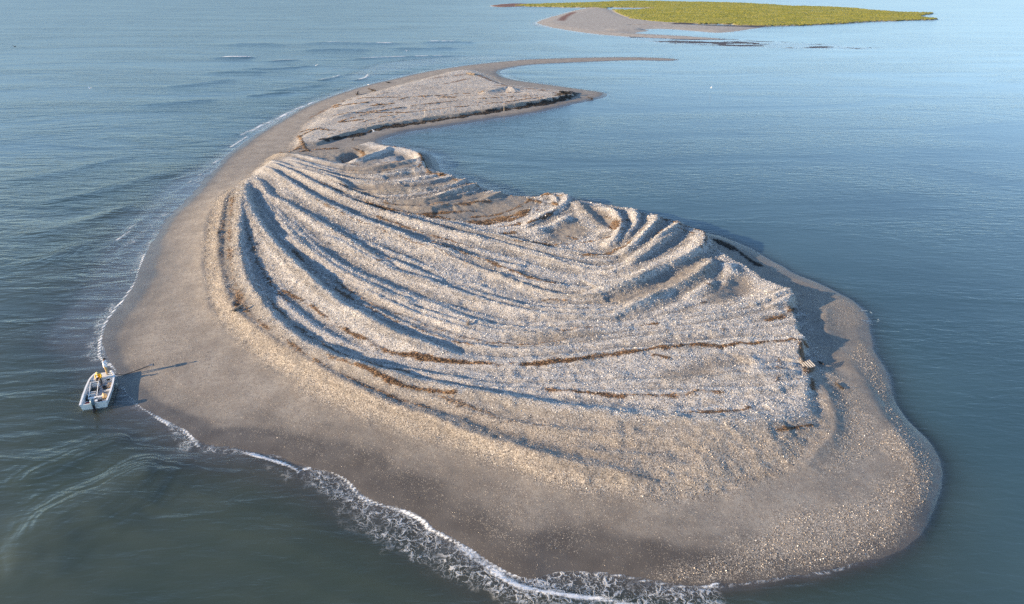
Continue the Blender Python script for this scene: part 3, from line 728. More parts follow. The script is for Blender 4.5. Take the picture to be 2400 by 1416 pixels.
# ------------------------------------------------------------------ water
wxs = np.concatenate([-spaced(52, 9000, lambda v: .4 + (v - 52) * .05)[::-1], np.arange(-51.7, 42, .3), spaced(42, 9000, lambda v: .4 + (v - 42) * .05)])
wys = np.concatenate([-spaced(0, 9000, lambda v: 2 + v * .3)[::-1][:-1], np.arange(0, 24, 2.0), spaced(24, 9000, lambda v: .22 if v < 60 else (.22 + (v - 60) * .0048 if v < 330 else 1.5 + (v - 330) * .06))])
WXg, WYg = np.meshgrid(wxs, wys)
res = np.maximum(np.gradient(wxs)[None, :], np.gradient(wys)[:, None])
amp = np.clip(1.2 / res - .25, 0, 1)
def fade(lam): return np.clip(lam / (res * 4) - .6, 0, 1)
inrange = (WXg > xs[0]) & (WXg < xs[-1]) & (WYg > ys[0]) & (WYg < ys[-1])
gzm = np.where(inrange, height_at(WXg.ravel(), WYg.ravel()).reshape(WXg.shape), -2.5)
infar = (WXg > fxs[0]) & (WXg < fxs[-1]) & (WYg > fys[0]) & (WYg < fys[-1])
fi = np.clip(np.searchsorted(fxs, WXg), 0, len(fxs) - 1); fj = np.clip(np.searchsorted(fys, WYg), 0, len(fys) - 1)
gzm = np.where(infar, np.maximum(gzm, FZ[fj, fi]), gzm)
depth = np.clip(-gzm, -1, 2.5)
oc = sstep(.5, -.5, (WXg + 6 - .06 * np.maximum(WYg - 150, 0)) / (26 + .55 * np.maximum(WYg - 60, 0)) - .1 * fbm(WXg, WYg, 60, 303))          # ocean side has swell, lagoon side only ripples
near_ = sstep(75, 50, WYg)
oc = oc * (1 - near_) + sstep(30, 5, WXg) * near_
WZ = np.zeros_like(WXg)
for lam, dx_, dy_, a, sd_ in [(11, .25, .97, .060, 1), (7.3, .05, 1.0, .045, 2), (5.1, .45, .9, .030, 3), (3.4, -.2, .98, .018, 4), (2.3, .35, .94, .012, 5)]:
    n_ = math.hypot(dx_, dy_)
    ph = (WXg * dx_ + WYg * dy_) / n_ * 2 * math.pi / lam + 2.2 * fbm(WXg, WYg, lam * 3.5, 300 + sd_, 2)
    WZ += a * (1 - np.abs(np.sin(ph / 2 + .3))) * 1.6 * fade(lam) * (.5 + .5 * vnoise(WXg, WYg, lam * 5, 320 + sd_)) * (.12 + .88 * oc)
WZ *= sstep(-.02, .5, depth) * .9 + .1
foam = np.zeros_like(WXg)
lace = np.zeros_like(WXg)
def wwin(P, pad):
    i0, i1 = np.searchsorted(wxs, [P[:, 0].min() - pad, P[:, 0].max() + pad])
    j0, j1 = np.searchsorted(wys, [P[:, 1].min() - pad, P[:, 1].max() + pad])
    return slice(j0, j1), slice(i0, i1)
# breaking or swelling crests: points, height, width seaward, width shoreward(+ = left of travel), foam on crest
CRESTS = [
 ([(500, 1046), (560, 1057), (610, 1068), (655, 1085), (692, 1106), (715, 1135)], .38, 1.6, .45, .95),
 ([(1040, 1265), (1090, 1298), (1140, 1330), (1190, 1360), (1240, 1382), (1320, 1400), (1400, 1408)], .32, 1.2, .5, .75),
 ([(470, 1050), (450, 1068), (400, 1098), (310, 1145), (210, 1195), (90, 1250), (-40, 1300)], .26, 3.2, 2.2, .0),
 ([(440, 1120), (330, 1180), (200, 1245), (60, 1310), (-60, 1360)], .18, 3.0, 2.2, .0),
 ([(330, 1010), (240, 1050), (130, 1095), (0, 1140)], .16, 1.6, 1.2, .0),
 ([(395, 1092), (330, 1108), (240, 1150), (130, 1200), (0, 1245)], .12, 2.0, 1.5, .0),
 ([(456, 1022), (462, 1040), (470, 1052)], .28, .8, .5, .9),
 ([(345, 966), (380, 985), (398, 992), (406, 1001)], .22, .9, .4, .8),
 ([(232, 600), (268, 570), (300, 545), (340, 508), (385, 476), (412, 452)], .30, 1.6, .6, .75),
 ([(225, 655), (262, 612), (285, 598), (300, 570), (345, 548)], .16, 1.0, .4, .25),
 ([(385, 476), (430, 438), (470, 410), (500, 385), (540, 355)], .22, 1.3, .6, .7),
 ([(400, 425), (440, 412), (480, 400), (520, 382)], .16, 1.2, .5, .25),
 ([(510, 136), (555, 135), (602, 136)], .7, 3.0, 2.0, 1.3), ([(690, 102), (780, 100), (870, 101), (970, 102)], .5, 4.0, 3.0, .95), ([(620, 145), (660, 142), (700, 141)], .35, 2.0, 1.8, .8),
 ([(980, 98), (1060, 98), (1130, 100)], .5, 4.0, 3.0, .8), ([(700, 118), (800, 116), (880, 117)], .5, 3.5, 2.4, 0), ([(900, 112), (1000, 114), (1100, 112)], .5, 3.5, 2.4, 0), ([(480, 172), (560, 168), (640, 170)], .35, 2.6, 1.8, 0), ([(560, 228), (640, 220), (700, 214)], .3, 2.4, 1.5, 0), ([(300, 250), (420, 240), (520, 232)], .28, 2.4, 1.6, 0),
 ([(740, 190), (780, 183), (805, 174)], .25, 1.6, 1.4, .95), ([(830, 190), (858, 182), (862, 170)], .2, 1.6, 1.4, .95), ([(800, 140), (900, 135), (1010, 132), (1100, 130)], .3, 2.4, 2.0, .85),
 ([(0, 430), (120, 408), (240, 380), (330, 362)], .22, 2.0, 1.2, 0), ([(60, 480), (200, 455), (330, 420), (420, 392)], .22, 2.0, 1.2, 0), ([(0, 560), (120, 540), (240, 505), (330, 470)], .2, 2.0, 1.2, 0),
 ([(20, 630), (130, 600), (230, 560)], .2, 1.8, 1.2, 0), ([(380, 205), (480, 195), (570, 180)], .35, 3.0, 2.0, 0), ([(520, 105), (600, 103), (680, 106)], .5, 4.0, 3.0, 0), ([(560, 160), (660, 160), (760, 152)], .3, 2.5, 1.6, 0), ([(620, 215), (700, 206), (780, 196)], .25, 2.2, 1.4, 0),
]
for pts, h, w1, w2, f in CRESTS:
    P = smooth(gl(pts), 4)
    w = wwin(P, 4 * w1)
    qx = WXg[w] + .3 * w1 * fbm(WXg[w], WYg[w], 3.0, 341); qy = WYg[w] + .3 * w1 * fbm(WXg[w], WYg[w], 3.0, 351)
    d, side, par = seg_dist(qx, qy, P, signed=True, param=True)
    tap = sstep(0, .2, par) * (1 - sstep(.75, 1, par))
    ww = np.where(side > 0, w2, w1)
    WZ[w] += h * tap * np.exp(-(d / ww) ** 1.6)
    if f: foam[w] = np.maximum(foam[w], .85 * f * tap * np.exp(-(d / (w2 * .6)) ** 2) * np.clip(.85 + .8 * fbm(qx, qy, 2.0, 383, 3), 0, 1.1))
# foam: (points, half width, strength, lacy?)
FOAM = [
 ([(300, 575), (335, 545), (370, 515), (400, 490)], .9, .45, 1), ([(310, 640), (330, 600), (350, 570), (380, 535)], .8, .5, 1), ([(440, 440), (480, 412), (520, 385)], .8, .45, 1), ([(600, 306), (650, 280), (700, 256)], 1.8, .8, 1),
 ([(242, 850), (232, 830), (236, 800), (243, 768), (262, 735), (290, 701), (315, 664), (328, 626), (340, 596)], .35, .95, 0), ([(232, 840), (232, 790), (245, 750), (270, 715)], 1.2, .5, 1),
 ([(345, 590), (367, 553), (392, 520)], .35, .4, 0), ([(565, 318), (605, 298), (645, 280), (690, 258), (735, 240)], 1.6, .85, 0), ([(735, 240), (800, 217), (860, 202)], .8, .6, 0), ([(540, 345), (580, 320)], .9, .7, 0),
 ([(470, 410), (505, 385), (540, 358)], .7, .55, 0), ([(395, 500), (430, 470), (470, 432)], .35, .4, 0), ([(250, 852), (268, 866), (274, 880), (268, 893)], .5, .7, 0), ([(262, 845), (264, 860), (275, 868)], .22, .8, 0),
 ([(285, 905), (310, 935), (340, 962), (370, 980), (392, 990), (405, 1000)], .35, .7, 0), ([(300, 940), (330, 955)], .8, .35, 1), ([(420, 985), (432, 1005), (450, 1030), (466, 1048)], .45, .85, 0), ([(455, 1030), (462, 1014), (500, 1012), (530, 1018), (532, 1028), (560, 1046)], .16, .85, 0),
 ([(425, 1000), (430, 1020), (445, 1040)], 1.0, .6, 1), ([(470, 1052), (520, 1055), (570, 1062)], .5, .5, 1), ([(600, 1080), (640, 1100), (680, 1120)], .8, .35, 1), ([(640, 1070), (690, 1072), (700, 1060), (650, 1060)], .3, .5, 1),
 ([(715, 1100), (745, 1097), (790, 1113), (825, 1141), (847, 1166), (882, 1182), (940, 1197), (986, 1217), (1009, 1242), (1045, 1258), (1105, 1293), (1170, 1331), (1215, 1352)], .45, 1.0, 0),
 ([(740, 1110), (780, 1140), (830, 1175), (890, 1200), (950, 1225), (990, 1255), (1040, 1285), (1100, 1320), (1170, 1360), (1250, 1395)], 1.3, .72, 1),
 ([(770, 1150), (830, 1200), (900, 1240), (960, 1280), (1010, 1310), (1080, 1345), (1150, 1370)], 1.0, .55, 1), ([(820, 1215), (900, 1270), (960, 1300)], 1.2, .30, 1),
 ([(1150, 1345), (1220, 1375), (1300, 1395), (1400, 1405), (1500, 1420)], .5, .95, 0), ([(1235, 1356), (1290, 1342), (1345, 1337), (1430, 1345), (1510, 1363), (1580, 1373), (1640, 1378), (1680, 1368)], .2, 1.0, 0),
 ([(1250, 1364), (1330, 1355), (1420, 1364), (1500, 1380), (1580, 1392), (1650, 1398)], .9, .95, 1), ([(1300, 1385), (1450, 1396), (1560, 1408), (1650, 1415)], 1.1, .85, 1),
 ([(1640, 1380), (1750, 1368), (1850, 1353), (1950, 1338), (2045, 1313)], .12, .5, 1), ([(1990, 735), (2030, 728), (2058, 745), (2056, 756)], .14, .55, 0), ([(2000, 745), (2030, 755)], .4, .35, 1), ([(2070, 850), (2085, 900), (2092, 930)], .15, .35, 0),
 ([(1230, 20), (1300, 38)], 2.5, .3, 1), ([(1255, 56), (1275, 64)], 2.0, .5, 1), ([(700, 162), (740, 176), (780, 165), (810, 158)], 1.2, .45, 1), ([(800, 165), (850, 172)], 1.2, .45, 1),
]
for pts, hw, s_, lacy in FOAM:
    if not lacy: hw, s_ = hw * .48, s_ * .84
    P = smooth(gl(pts), 4)
    w = wwin(P, 3 * hw + 1)
    k = min(.6 * hw, .4)
    qx = WXg[w] + k * fbm(WXg[w], WYg[w], 1.3, 361); qy = WYg[w] + k * fbm(WXg[w], WYg[w], 1.3, 371)
    hw_ = np.maximum(hw, .50 * res[w])
    d = seg_dist(qx, qy, P)
    g = s_ * np.exp(-(d / hw_) ** 2) * np.clip(.95 + .7 * fbm(qx, qy, 2.4, 381, 3), 0, 1.1)
    if lacy: lace[w] = np.maximum(lace[w], g)
    else: foam[w] = np.maximum(foam[w], g)
# the thin sheet of the last swash lies on the sand a little above still water
gz_cl = np.where(depth < .25, gzm, -9)
WZ = np.maximum(WZ * sstep(-.1, .3, depth), np.where(gz_cl > -.12, np.minimum(np.maximum(gzm + .015, 0), .05) * (np.maximum(foam, lace) > .12), -9))
WZ = np.maximum(WZ, -.02)
wm, _ = tensor_mesh('sea', wxs, wys, WZ)
murk = np.clip(sstep(-2, -22, WXg) * .8 * sstep(190, 60, WYg) + .75 * sstep(60, 36, WYg) * sstep(45, 10, WXg) + .5 * np.exp(-np.clip(depth, 0, 9) / .8) * sstep(180, 80, WYg), 0, 1)
opac = 1 - np.exp(-np.clip(depth + .01, 0, 9) * 2.9)
add_attr(wm, 'water', np.stack([opac, foam, murk, lace], -1).reshape(-1, 4))
add_attr(wm, 'sway', np.stack([oc, np.zeros_like(oc), np.zeros_like(oc), np.ones_like(oc)], -1).reshape(-1, 4))
def water_material():
    t = NT('sea_water')
    pos = t.n('ShaderNodeNewGeometry').outputs['Position']
    at = t.n('ShaderNodeAttribute', attribute_name='water')
    s = t.n('ShaderNodeSeparateColor', {0: at.outputs['Color']}).outputs
    op, fo, mu = s[0], s[1], s[2]
    la = at.outputs['Alpha']
    ocs = t.n('ShaderNodeSeparateColor', {0: t.n('ShaderNodeAttribute', attribute_name='sway').outputs['Color']}).outputs[0]
    # ripples: wind waves of a few sizes, drawn out across the wind
    def rip(rot, sx_, sy_, det, dist):
        m = t.n('ShaderNodeMapping', {'Vector': pos, 'Rotation': (0, 0, rad(rot)), 'Scale': (sx_, sy_, 1)})
        return t.noise(m.outputs[0], 1.0, det, .55, dist)
    slick = t.noise(t.n('ShaderNodeMapping', {'Vector': pos, 'Rotation': (0, 0, .25), 'Scale': (.010, .034, 1)}).outputs[0], 1.0, 4.0, .6, 1.2)
    patch = t.math('MULTIPLY', t.ramp(slick, .32, .66, .30, 1.25), t.math('ADD', .50, t.math('MULTIPLY', ocs, .60)))
    r1 = rip(12, .35, 1.1, 3.0, .6)
    r2 = rip(-18, .9, 2.6, 3.0, .4)
    r3 = rip(8, .12, .42, 2.0, .8)
    h = t.math('ADD', t.math('MULTIPLY', r1, .16), t.math('MULTIPLY', r2, .055))
    h = t.math('ADD', h, t.math('MULTIPLY', r3, t.math('MULTIPLY', ocs, .30)))
    h = t.math('MULTIPLY', h, patch)
    fb = t.noise(pos, 5.0, 5.0, .7)
    # foam: solid lines broken by bubbles, and lacy nets behind them
    warp = t.n('ShaderNodeVectorMath', {0: pos, 1: t.n('ShaderNodeVectorMath', {0: t.n('ShaderNodeTexNoise', {'Vector': pos, 'Scale': 1.3, 'Detail': 3.0}).outputs['Color'], 1: (.9, .9, 0)}, operation='MULTIPLY').outputs[0]}, operation='ADD').outputs[0]
    f1 = t.math('ABSOLUTE', t.math('SUBTRACT', t.noise(warp, 1.25, 3.0, .5, .6), .5))
    f2 = t.math('ABSOLUTE', t.math('SUBTRACT', t.noise(warp, 3.0, 2.0, .5, .4), .5))
    net = t.math('MAXIMUM', t.ramp(f1, .0, .045, 1, 0), t.ramp(f2, .0, .040, .6, 0))
    frag = t.ramp(t.math('ADD', la, t.math('MULTIPLY', t.math('SUBTRACT', t.noise(pos, .7, 3.0), .5), .75)), .16, .62)
    lacef = t.math('MULTIPLY', net, t.math('MULTIPLY', frag, .65))
    solid = t.ramp(t.math('ADD', fo, t.math('MULTIPLY', t.math('SUBTRACT', fb, .5), .9)), .30, .72)
    foamf = t.math('MAXIMUM', lacef, solid, clamp=True)
    h = t.math('ADD', h, t.math('MULTIPLY', foamf, .05))
    bump = t.n('ShaderNodeBump', {'Strength': 1.0, 'Distance': 1.0, 'Height': h}).outputs[0]
    var = t.noise(pos, .05, 4.0)
    deep = t.mix(t.ramp(var, .3, .7), (.036, .076, .092), (.048, .096, .112))
    silt = t.mix(t.ramp(var, .3, .7), (.040, .058, .048), (.066, .082, .066))
    body = t.mix(mu, deep, silt)
    diff = t.n('ShaderNodeBsdfDiffuse', {'Color': body})
    clear = t.n('ShaderNodeBsdfTransparent')
    lower = t.n('ShaderNodeMixShader', {0: op, 1: clear.outputs[0], 2: diff.outputs[0]})
    fr0 = t.n('ShaderNodeFresnel', {'IOR': 1.333, 'Normal': bump})
    # a wind-roughened sea never becomes a full mirror at a glancing angle
    fr_lin = t.math('MINIMUM', t.math('MULTIPLY', fr0.outputs[0], .84), t.math('SUBTRACT', .43, t.math('MULTIPLY', ocs, .13)))
    gls = t.n('ShaderNodeBsdfGlossy', {'Color': (1, 1, 1, 1), 'Roughness': .22, 'Normal': bump})
    surf = t.n('ShaderNodeMixShader', {0: fr_lin, 1: lower.outputs[0], 2: gls.outputs[0]})
    fcol = t.n('ShaderNodeBsdfDiffuse', {'Color': (.74, .75, .75, 1), 'Normal': bump})
    fin = t.n('ShaderNodeMixShader', {0: t.math('MULTIPLY', foamf, .92), 1: surf.outputs[0], 2: fcol.outputs[0]})
    t.t.links.new(fin.outputs[0], t.out.inputs[0])
    return t.m
link('sea', wm, water_material(), kind='structure', label='grey green sea and blue lagoon round the shell island')
# seabed below everything
sb = fast_mesh('seabed', np.array([(-9000, -9000, -2.6), (9000, -9000, -2.6), (9000, 9000, -2.6), (-9000, 9000, -2.6)], float), np.array([[0, 1, 2, 3]]))
link('seabed', sb, simple_mat('seabed_mud', (.06, .055, .045), .9), kind='structure', label='dark muddy bed under the sea')
print('water', len(wm.polygons), time.time() - T0)

# ------------------------------------------------------------------ loose shells, twigs
rs = np.random.RandomState(77)
def scatter(n, fx_, box=(-50, 42, 31, 135)):
    """n random trial points, kept with the probability that fx_ returns"""
    x = rs.uniform(box[0], box[1], n); y = rs.uniform(box[2], box[3], n)
    p = fx_(x, y)
    k = rs.rand(n) < p
    return x[k], y[k]
def shell_prob(x, y):
    c = sample(shell_cov, x, y)
    w_ = sample(wrack, x, y)
    d = sample(dW, x, y)
    bank = sstep(.2, .65, c)
    lod = np.clip((128 - y) / 70, 0, 1) ** .8
    sand_ = .030 + .05 * np.clip(fbm(x, y, 2.2, 401), 0, 1) + .25 * c
    return np.where(d > .1, (bank * lod * (1 - .8 * w_) + (1 - bank) * sand_ * np.clip((115 - y) / 50, 0, 1)), 0)
sxp, syp = scatter(790000, shell_prob)
n = len(sxp)
szp = height_at(sxp, syp)
whp = sample(white_f, sxp, syp)
onbank = sample(shell_cov, sxp, syp) > .35
size = np.where(onbank, rs.uniform(.026, .054, n) * (1 + .5 * (rs.rand(n) > .88)), rs.uniform(.017, .036, n) * (1 + .8 * (rs.rand(n) > .94)))
size *= (1 + .9 * sstep(52, 105, syp)) * np.where(whp < .4, .80, 1)
az = rs.uniform(0, 6.283, n); tilt = np.where(onbank, rs.uniform(0, .95, n), rs.uniform(0, .6, n)); ta = rs.uniform(0, 6.283, n)
ca, sa_ = np.cos(az), np.sin(az)
# local rim (4 points) and hump
asp = rs.uniform(.5, .85, n)
loc = np.zeros((n, 5, 3))
for k, (u, v) in enumerate([(1.15, 0), (.1, 1), (-1, .2), (-.1, -1)]):
    jx, jy = rs.uniform(.75, 1.2, n), rs.uniform(.75, 1.2, n)
    loc[:, k, 0] = u * size * jx; loc[:, k, 1] = v * size * asp * jy; loc[:, k, 2] = rs.uniform(-.1, .1, n) * size
loc[:, 4, 0] = rs.uniform(-.3, .3, n) * size; loc[:, 4, 2] = size * rs.uniform(.2, .5, n) * np.where(rs.rand(n) > .3, 1, -1)
# tilt about a random horizontal axis, then turn
kx, ky = np.cos(ta), np.sin(ta)
ct, st_ = np.cos(tilt), np.sin(tilt)
dot = loc[:, :, 0] * kx[:, None] + loc[:, :, 1] * ky[:, None]
crx = ky[:, None] * loc[:, :, 2]; cry = -kx[:, None] * loc[:, :, 2]; crz = kx[:, None] * loc[:, :, 1] - ky[:, None] * loc[:, :, 0]
rx = loc[:, :, 0] * ct[:, None] + crx * st_[:, None] + kx[:, None] * dot * (1 - ct[:, None])
ry = loc[:, :, 1] * ct[:, None] + cry * st_[:, None] + ky[:, None] * dot * (1 - ct[:, None])
rz = loc[:, :, 2] * ct[:, None] + crz * st_[:, None]
V = np.stack([rx * ca[:, None] - ry * sa_[:, None] + sxp[:, None], rx * sa_[:, None] + ry * ca[:, None] + syp[:, None], rz + szp[:, None] + (size * np.sin(tilt) * .45 + size * .12)[:, None]], -1).reshape(-1, 3)
base = (np.arange(n) * 5)[:, None]
F = np.concatenate([base + [0, 1, 4], base + [1, 2, 4], base + [2, 3, 4], base + [3, 0, 4]], 0)
shm = fast_mesh('oyster_shells', V, F)
tone_ = np.clip(rs.normal(.55, .22, n), .05, 1)
pale_w, mid_w = np.array([.80, .77, .72]), np.array([.37, .345, .32])
pale_b, mid_b = np.array([.68, .60, .50]), np.array([.24, .185, .135])
cw = mid_w + (pale_w - mid_w) * tone_[:, None]; cb = mid_b + (pale_b - mid_b) * tone_[:, None]
col = cb + (cw - cb) * whp[:, None]
dark = rs.rand(n) < np.where(onbank, .10, .25)
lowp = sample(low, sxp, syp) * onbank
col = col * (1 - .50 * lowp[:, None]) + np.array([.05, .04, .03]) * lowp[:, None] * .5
col[dark] *= .30
bright = rs.rand(n) < .05
col[bright] = np.array([.80, .76, .70])
vc = np.concatenate([np.repeat(col, 5, 0), np.ones((n * 5, 1))], 1)
add_attr(shm, 'shell_tone', vc)
def shell_material():
    t = NT('oyster_shell')
    at = t.n('ShaderNodeAttribute', attribute_name='shell_tone').outputs['Color']
    b = t.n('ShaderNodeBsdfPrincipled', {'Base Color': at, 'Roughness': .6})
    b.inputs['Specular IOR Level'].default_value = .3
    t.t.links.new(b.outputs[0], t.out.inputs[0])
    return t.m
link('oyster_shells', shm, shell_material(), kind='stuff', label='countless oyster shells heaped on the banks and strewn over the sand')
print('shells', n, time.time() - T0)
def twigs(name, field, trials, cols, label, box, size=(.12, .38)):
    x, y = scatter(trials, lambda x, y: np.clip(sample(field, x, y) * 1.5 - .45, 0, 1), box)
    n = len(x); z = height_at(x, y)
    a = rs.normal(.1, .7, n); L = rs.uniform(size[0], size[1], n) * (1 + .5 * sstep(90, 160, y)); w = rs.uniform(.012, .032, n) * (1 + 1.2 * sstep(80, 160, y)); e = rs.uniform(-.05, .25, n)
    dx, dy = np.cos(a), np.sin(a)
    P0 = np.stack([x - dx * L, y - dy * L, z + .01], 1); P1 = np.stack([x + dx * L, y + dy * L, z + .04 + e * L], 1)
    q = np.stack([-dy * w, dx * w, np.zeros(n)], 1); u = np.stack([np.zeros(n), np.zeros(n), w * 1.6], 1)
    V = np.stack([P0 - q, P0 + q, P0 + u, P1], 1).reshape(-1, 3)
    b_ = (np.arange(n) * 4)[:, None]
    F = np.concatenate([b_ + [0, 3, 2], b_ + [1, 2, 3], b_ + [0, 1, 3], b_ + [0, 2, 1]], 0)
    m_ = fast_mesh(name, V, F)
    c = np.array(cols[0]) + (np.array(cols[1]) - np.array(cols[0])) * rs.rand(n, 1) ** 1.4
    add_attr(m_, 'twig_tone', np.concatenate([np.repeat(c, 4, 0), np.ones((n * 4, 1))], 1))
    t = NT(name + '_material')
    at = t.n('ShaderNodeAttribute', attribute_name='twig_tone').outputs['Color']
    bs = t.n('ShaderNodeBsdfPrincipled', {'Base Color': at, 'Roughness': .8})
    t.t.links.new(bs.outputs[0], t.out.inputs[0])
    link(name, m_, t.m, kind='stuff', label=label)
    print(name, n)
twigs('reed_wrack', wrack, 900000, [(.05, .033, .020), (.30, .19, .11)], 'brown dead reed stems stranded in lines on the shell banks', (-50, 60, 40, 215))
twigs('dark_wrack', peat, 900000, [(.015, .012, .010), (.09, .07, .055)], 'blackish seaweed and roots along the foot of the scarps', (-40, 60, 60, 215), (.10, .30))
# ------------------------------------------------------------------ builders for the small things
def mesh_from(name, bm, mat, parent=None, smooth_=False, loc=None):
    me_ = bpy.data.meshes.new(name)
    bmesh.ops.recalc_face_normals(bm, faces=bm.faces)
    bm.to_mesh(me_); bm.free()
    if smooth_: me_.polygons.foreach_set('use_smooth', [True] * len(me_.polygons))
    return link(name, me_, mat, parent, loc)
def box(bm, c, s, rot=None, bev=0.0):
    r = bmesh.ops.create_cube(bm, size=1.0)
    M = Matrix.Translation(c) @ (rot.to_4x4() if rot else Matrix()) @ Matrix.Diagonal((*s, 1))
    bmesh.ops.transform(bm, matrix=M, verts=r['verts'])
    if bev:
        es = list({e for v in r['verts'] for e in v.link_edges})
        bmesh.ops.bevel(bm, geom=es, offset=bev, segments=2, affect='EDGES')
def tube(bm, pts, r, seg=6, taper=None, cap=True):
    pts = [Vector(p) for p in pts]
    rings = []
    for i, p in enumerate(pts):
        d = (pts[min(i + 1, len(pts) - 1)] - pts[max(i - 1, 0)]).normalized()
        a = d.orthogonal().normalized() if abs(d.z) > .95 else d.cross(Vector((0, 0, 1))).normalized()
        b = d.cross(a)
        rr = r if taper is None else r * taper[i]
        rings.append([bm.verts.new(p + (a * math.cos(6.2832 * k / seg) + b * math.sin(6.2832 * k / seg)) * rr) for k in range(seg)])
    for i in range(len(rings) - 1):
        for k in range(seg):
            bm.faces.new((rings[i][k], rings[i][(k + 1) % seg], rings[i + 1][(k + 1) % seg], rings[i + 1][k]))
    if cap:
        bm.faces.new(rings[0][::-1]); bm.faces.new(rings[-1])
def lathe(bm, prof, c=(0, 0, 0), seg=14, sxy=(1, 1)):
    rings = [[bm.verts.new((c[0] + r * math.cos(6.2832 * k / seg) * sxy[0], c[1] + r * math.sin(6.2832 * k / seg) * sxy[1], c[2] + z)) for k in range(seg)] for r, z in prof]
    for i in range(len(rings) - 1):
        for k in range(seg):
            bm.faces.new((rings[i][k], rings[i][(k + 1) % seg], rings[i + 1][(k + 1) % seg], rings[i + 1][k]))
    bm.faces.new(rings[0][::-1]); bm.faces.new(rings[-1])
def loft(bm, rings, closed=True, caps=True):
    vs = [[bm.verts.new(p) for p in r] for r in rings]
    m = len(vs[0])
    for i in range(len(vs) - 1):
        for k in range(m if closed else m - 1):
            bm.faces.new((vs[i][k], vs[i][(k + 1) % m], vs[i + 1][(k + 1) % m], vs[i + 1][k]))
    if caps and closed:
        bm.faces.new(vs[0][::-1]); bm.faces.new(vs[-1])
WHITE = simple_mat('white_gelcoat', (.78, .76, .72), .35, var=.06, scale=3)
DECKW = simple_mat('worn_white_deck', (.66, .64, .60), .6, var=.14, scale=5)
FLOORG = simple_mat('grey_floor_paint', (.42, .42, .43), .7, var=.2, scale=7)
BLUERAIL = simple_mat('dark_rub_rail', (.10, .13, .17), .5)
COWL = simple_mat('slate_blue_cowl', (.10, .16, .20), .35)
BLACK = simple_mat('black_plastic', (.014, .014, .016), .5)
DARKMET = simple_mat('dark_metal', (.035, .04, .05), .4, .5)
TAN = simple_mat('tan_plywood', (.46, .33, .21), .7, var=.2)
REDP = simple_mat('red_plastic', (.42, .035, .02), .45)
OYST = simple_mat('muddy_oysters', (.06, .065, .06), .7, var=.7, scale=14)
BURL = simple_mat('tan_sackcloth', (.50, .36, .20), .9, var=.25, scale=12)
MAROON = simple_mat('brown_crate_board', (.16, .055, .035), .7, var=.3)
WOOD = simple_mat('weathered_wood', (.20, .16, .125), .85, var=.35, scale=9)
DARKWOOD = simple_mat('wet_driftwood', (.045, .035, .028), .8, var=.4, scale=9)
PALEWOOD = simple_mat('bleached_wood', (.60, .53, .44), .8, var=.2, scale=9)
ROPE = simple_mat('wet_rope', (.10, .085, .07), .9)
STEEL = simple_mat('galvanised_steel', (.32, .32, .33), .45, .6)
SKIN = simple_mat('skin', (.30, .16, .10), .55, var=.08)
SHIRT = simple_mat('white_cotton', (.74, .76, .80), .85, var=.06)
KHAKI = simple_mat('khaki_cotton', (.55, .36, .15), .85, var=.1)
YELLOW = simple_mat('yellow_oilskin', (.78, .45, .015), .45, var=.1)
PALEY = simple_mat('pale_yellow_cap', (.80, .62, .25), .7)
NAVY = simple_mat('black_waders', (.016, .017, .022), .6)
HAIR = simple_mat('dark_cap', (.012, .012, .014), .8)
GULLW = simple_mat('white_feathers', (.86, .86, .85), .8, var=.04)
GULLG = simple_mat('grey_feathers', (.52, .54, .56), .8, var=.06)
GULLD = simple_mat('dark_feathers', (.05, .048, .045), .8, var=.2)
BEAK = simple_mat('yellow_beak', (.55, .32, .04), .5)
# ------------------------------------------------------------------ the skiff
def at_z(px, py, z): return Vector((*ground(px, py, z), z))
st_m = (at_z(189, 948.5, .62) + at_z(248, 941.5, .62)) / 2
bw_m = (at_z(225.5, 875, .74) + at_z(259.5, 869.5, .74)) / 2
head = bw_m - st_m
LEN = math.hypot(head.x, head.y)
boat_rot = math.atan2(-head.x, head.y)
boat_loc = Vector(((st_m.x + bw_m.x) / 2, (st_m.y + bw_m.y) / 2, 0.0))
H2 = LEN / 2
boat = thing('skiff', 'white open skiff nosed onto the wet sand with an outboard motor', 'boat', boat_loc, boat_rot)
print('boat', LEN, math.degrees(boat_rot), boat_loc)
def half_beam(y):   # at the gunwale
    return float(np.interp(y / H2, [-1, -.4, .2, .62, .80, .93, 1.0], [1.10, 1.16, 1.15, 1.08, .96, .80, .66]))
def sheer(y): return float(np.interp(y / H2, [-1, 0, .6, 1], [.60, .62, .68, .76]))
def keel(y): return float(np.interp(y / H2, [-1, .3, .7, 1], [-.14, -.14, -.05, .22]))
ysn = [-H2 + (2 * H2) * f for f in [0, .15, .3, .45, .6, .72, .81, .88, .94, .975, 1.0]]
bm = bmesh.new()
loft(bm, [[(-half_beam(y) , y, sheer(y)), (-half_beam(y) * .88, y * .995, keel(y) + .10), (-half_beam(y) * .80, y * .985, keel(y)), (half_beam(y) * .80, y * .985, keel(y)), (half_beam(y) * .88, y * .995, keel(y) + .10), (half_beam(y), y, sheer(y)), (half_beam(y) - .07, y * .985, sheer(y)), (half_beam(y) * .86 - .05, y * .975, max(keel(y) + .2, .10)), (-half_beam(y) * .86 + .05, y * .975, max(keel(y) + .2, .10)), (-half_beam(y) + .07, y * .985, sheer(y))] for y in ysn], True, True)
mesh_from('hull', bm, WHITE, boat)
bm = bmesh.new()
for s in (-1, 1):
    loft(bm, [[(s * (half_beam(y) - .10), y * .99, sheer(y) + .005), (s * (half_beam(y) + .05), y, sheer(y) + .005), (s * (half_beam(y) + .05), y, sheer(y) + .045), (s * (half_beam(y) - .10), y * .99, sheer(y) + .045)] for y in ysn])
mesh_from('gunwale', bm, WHITE, boat)
bm = bmesh.new()
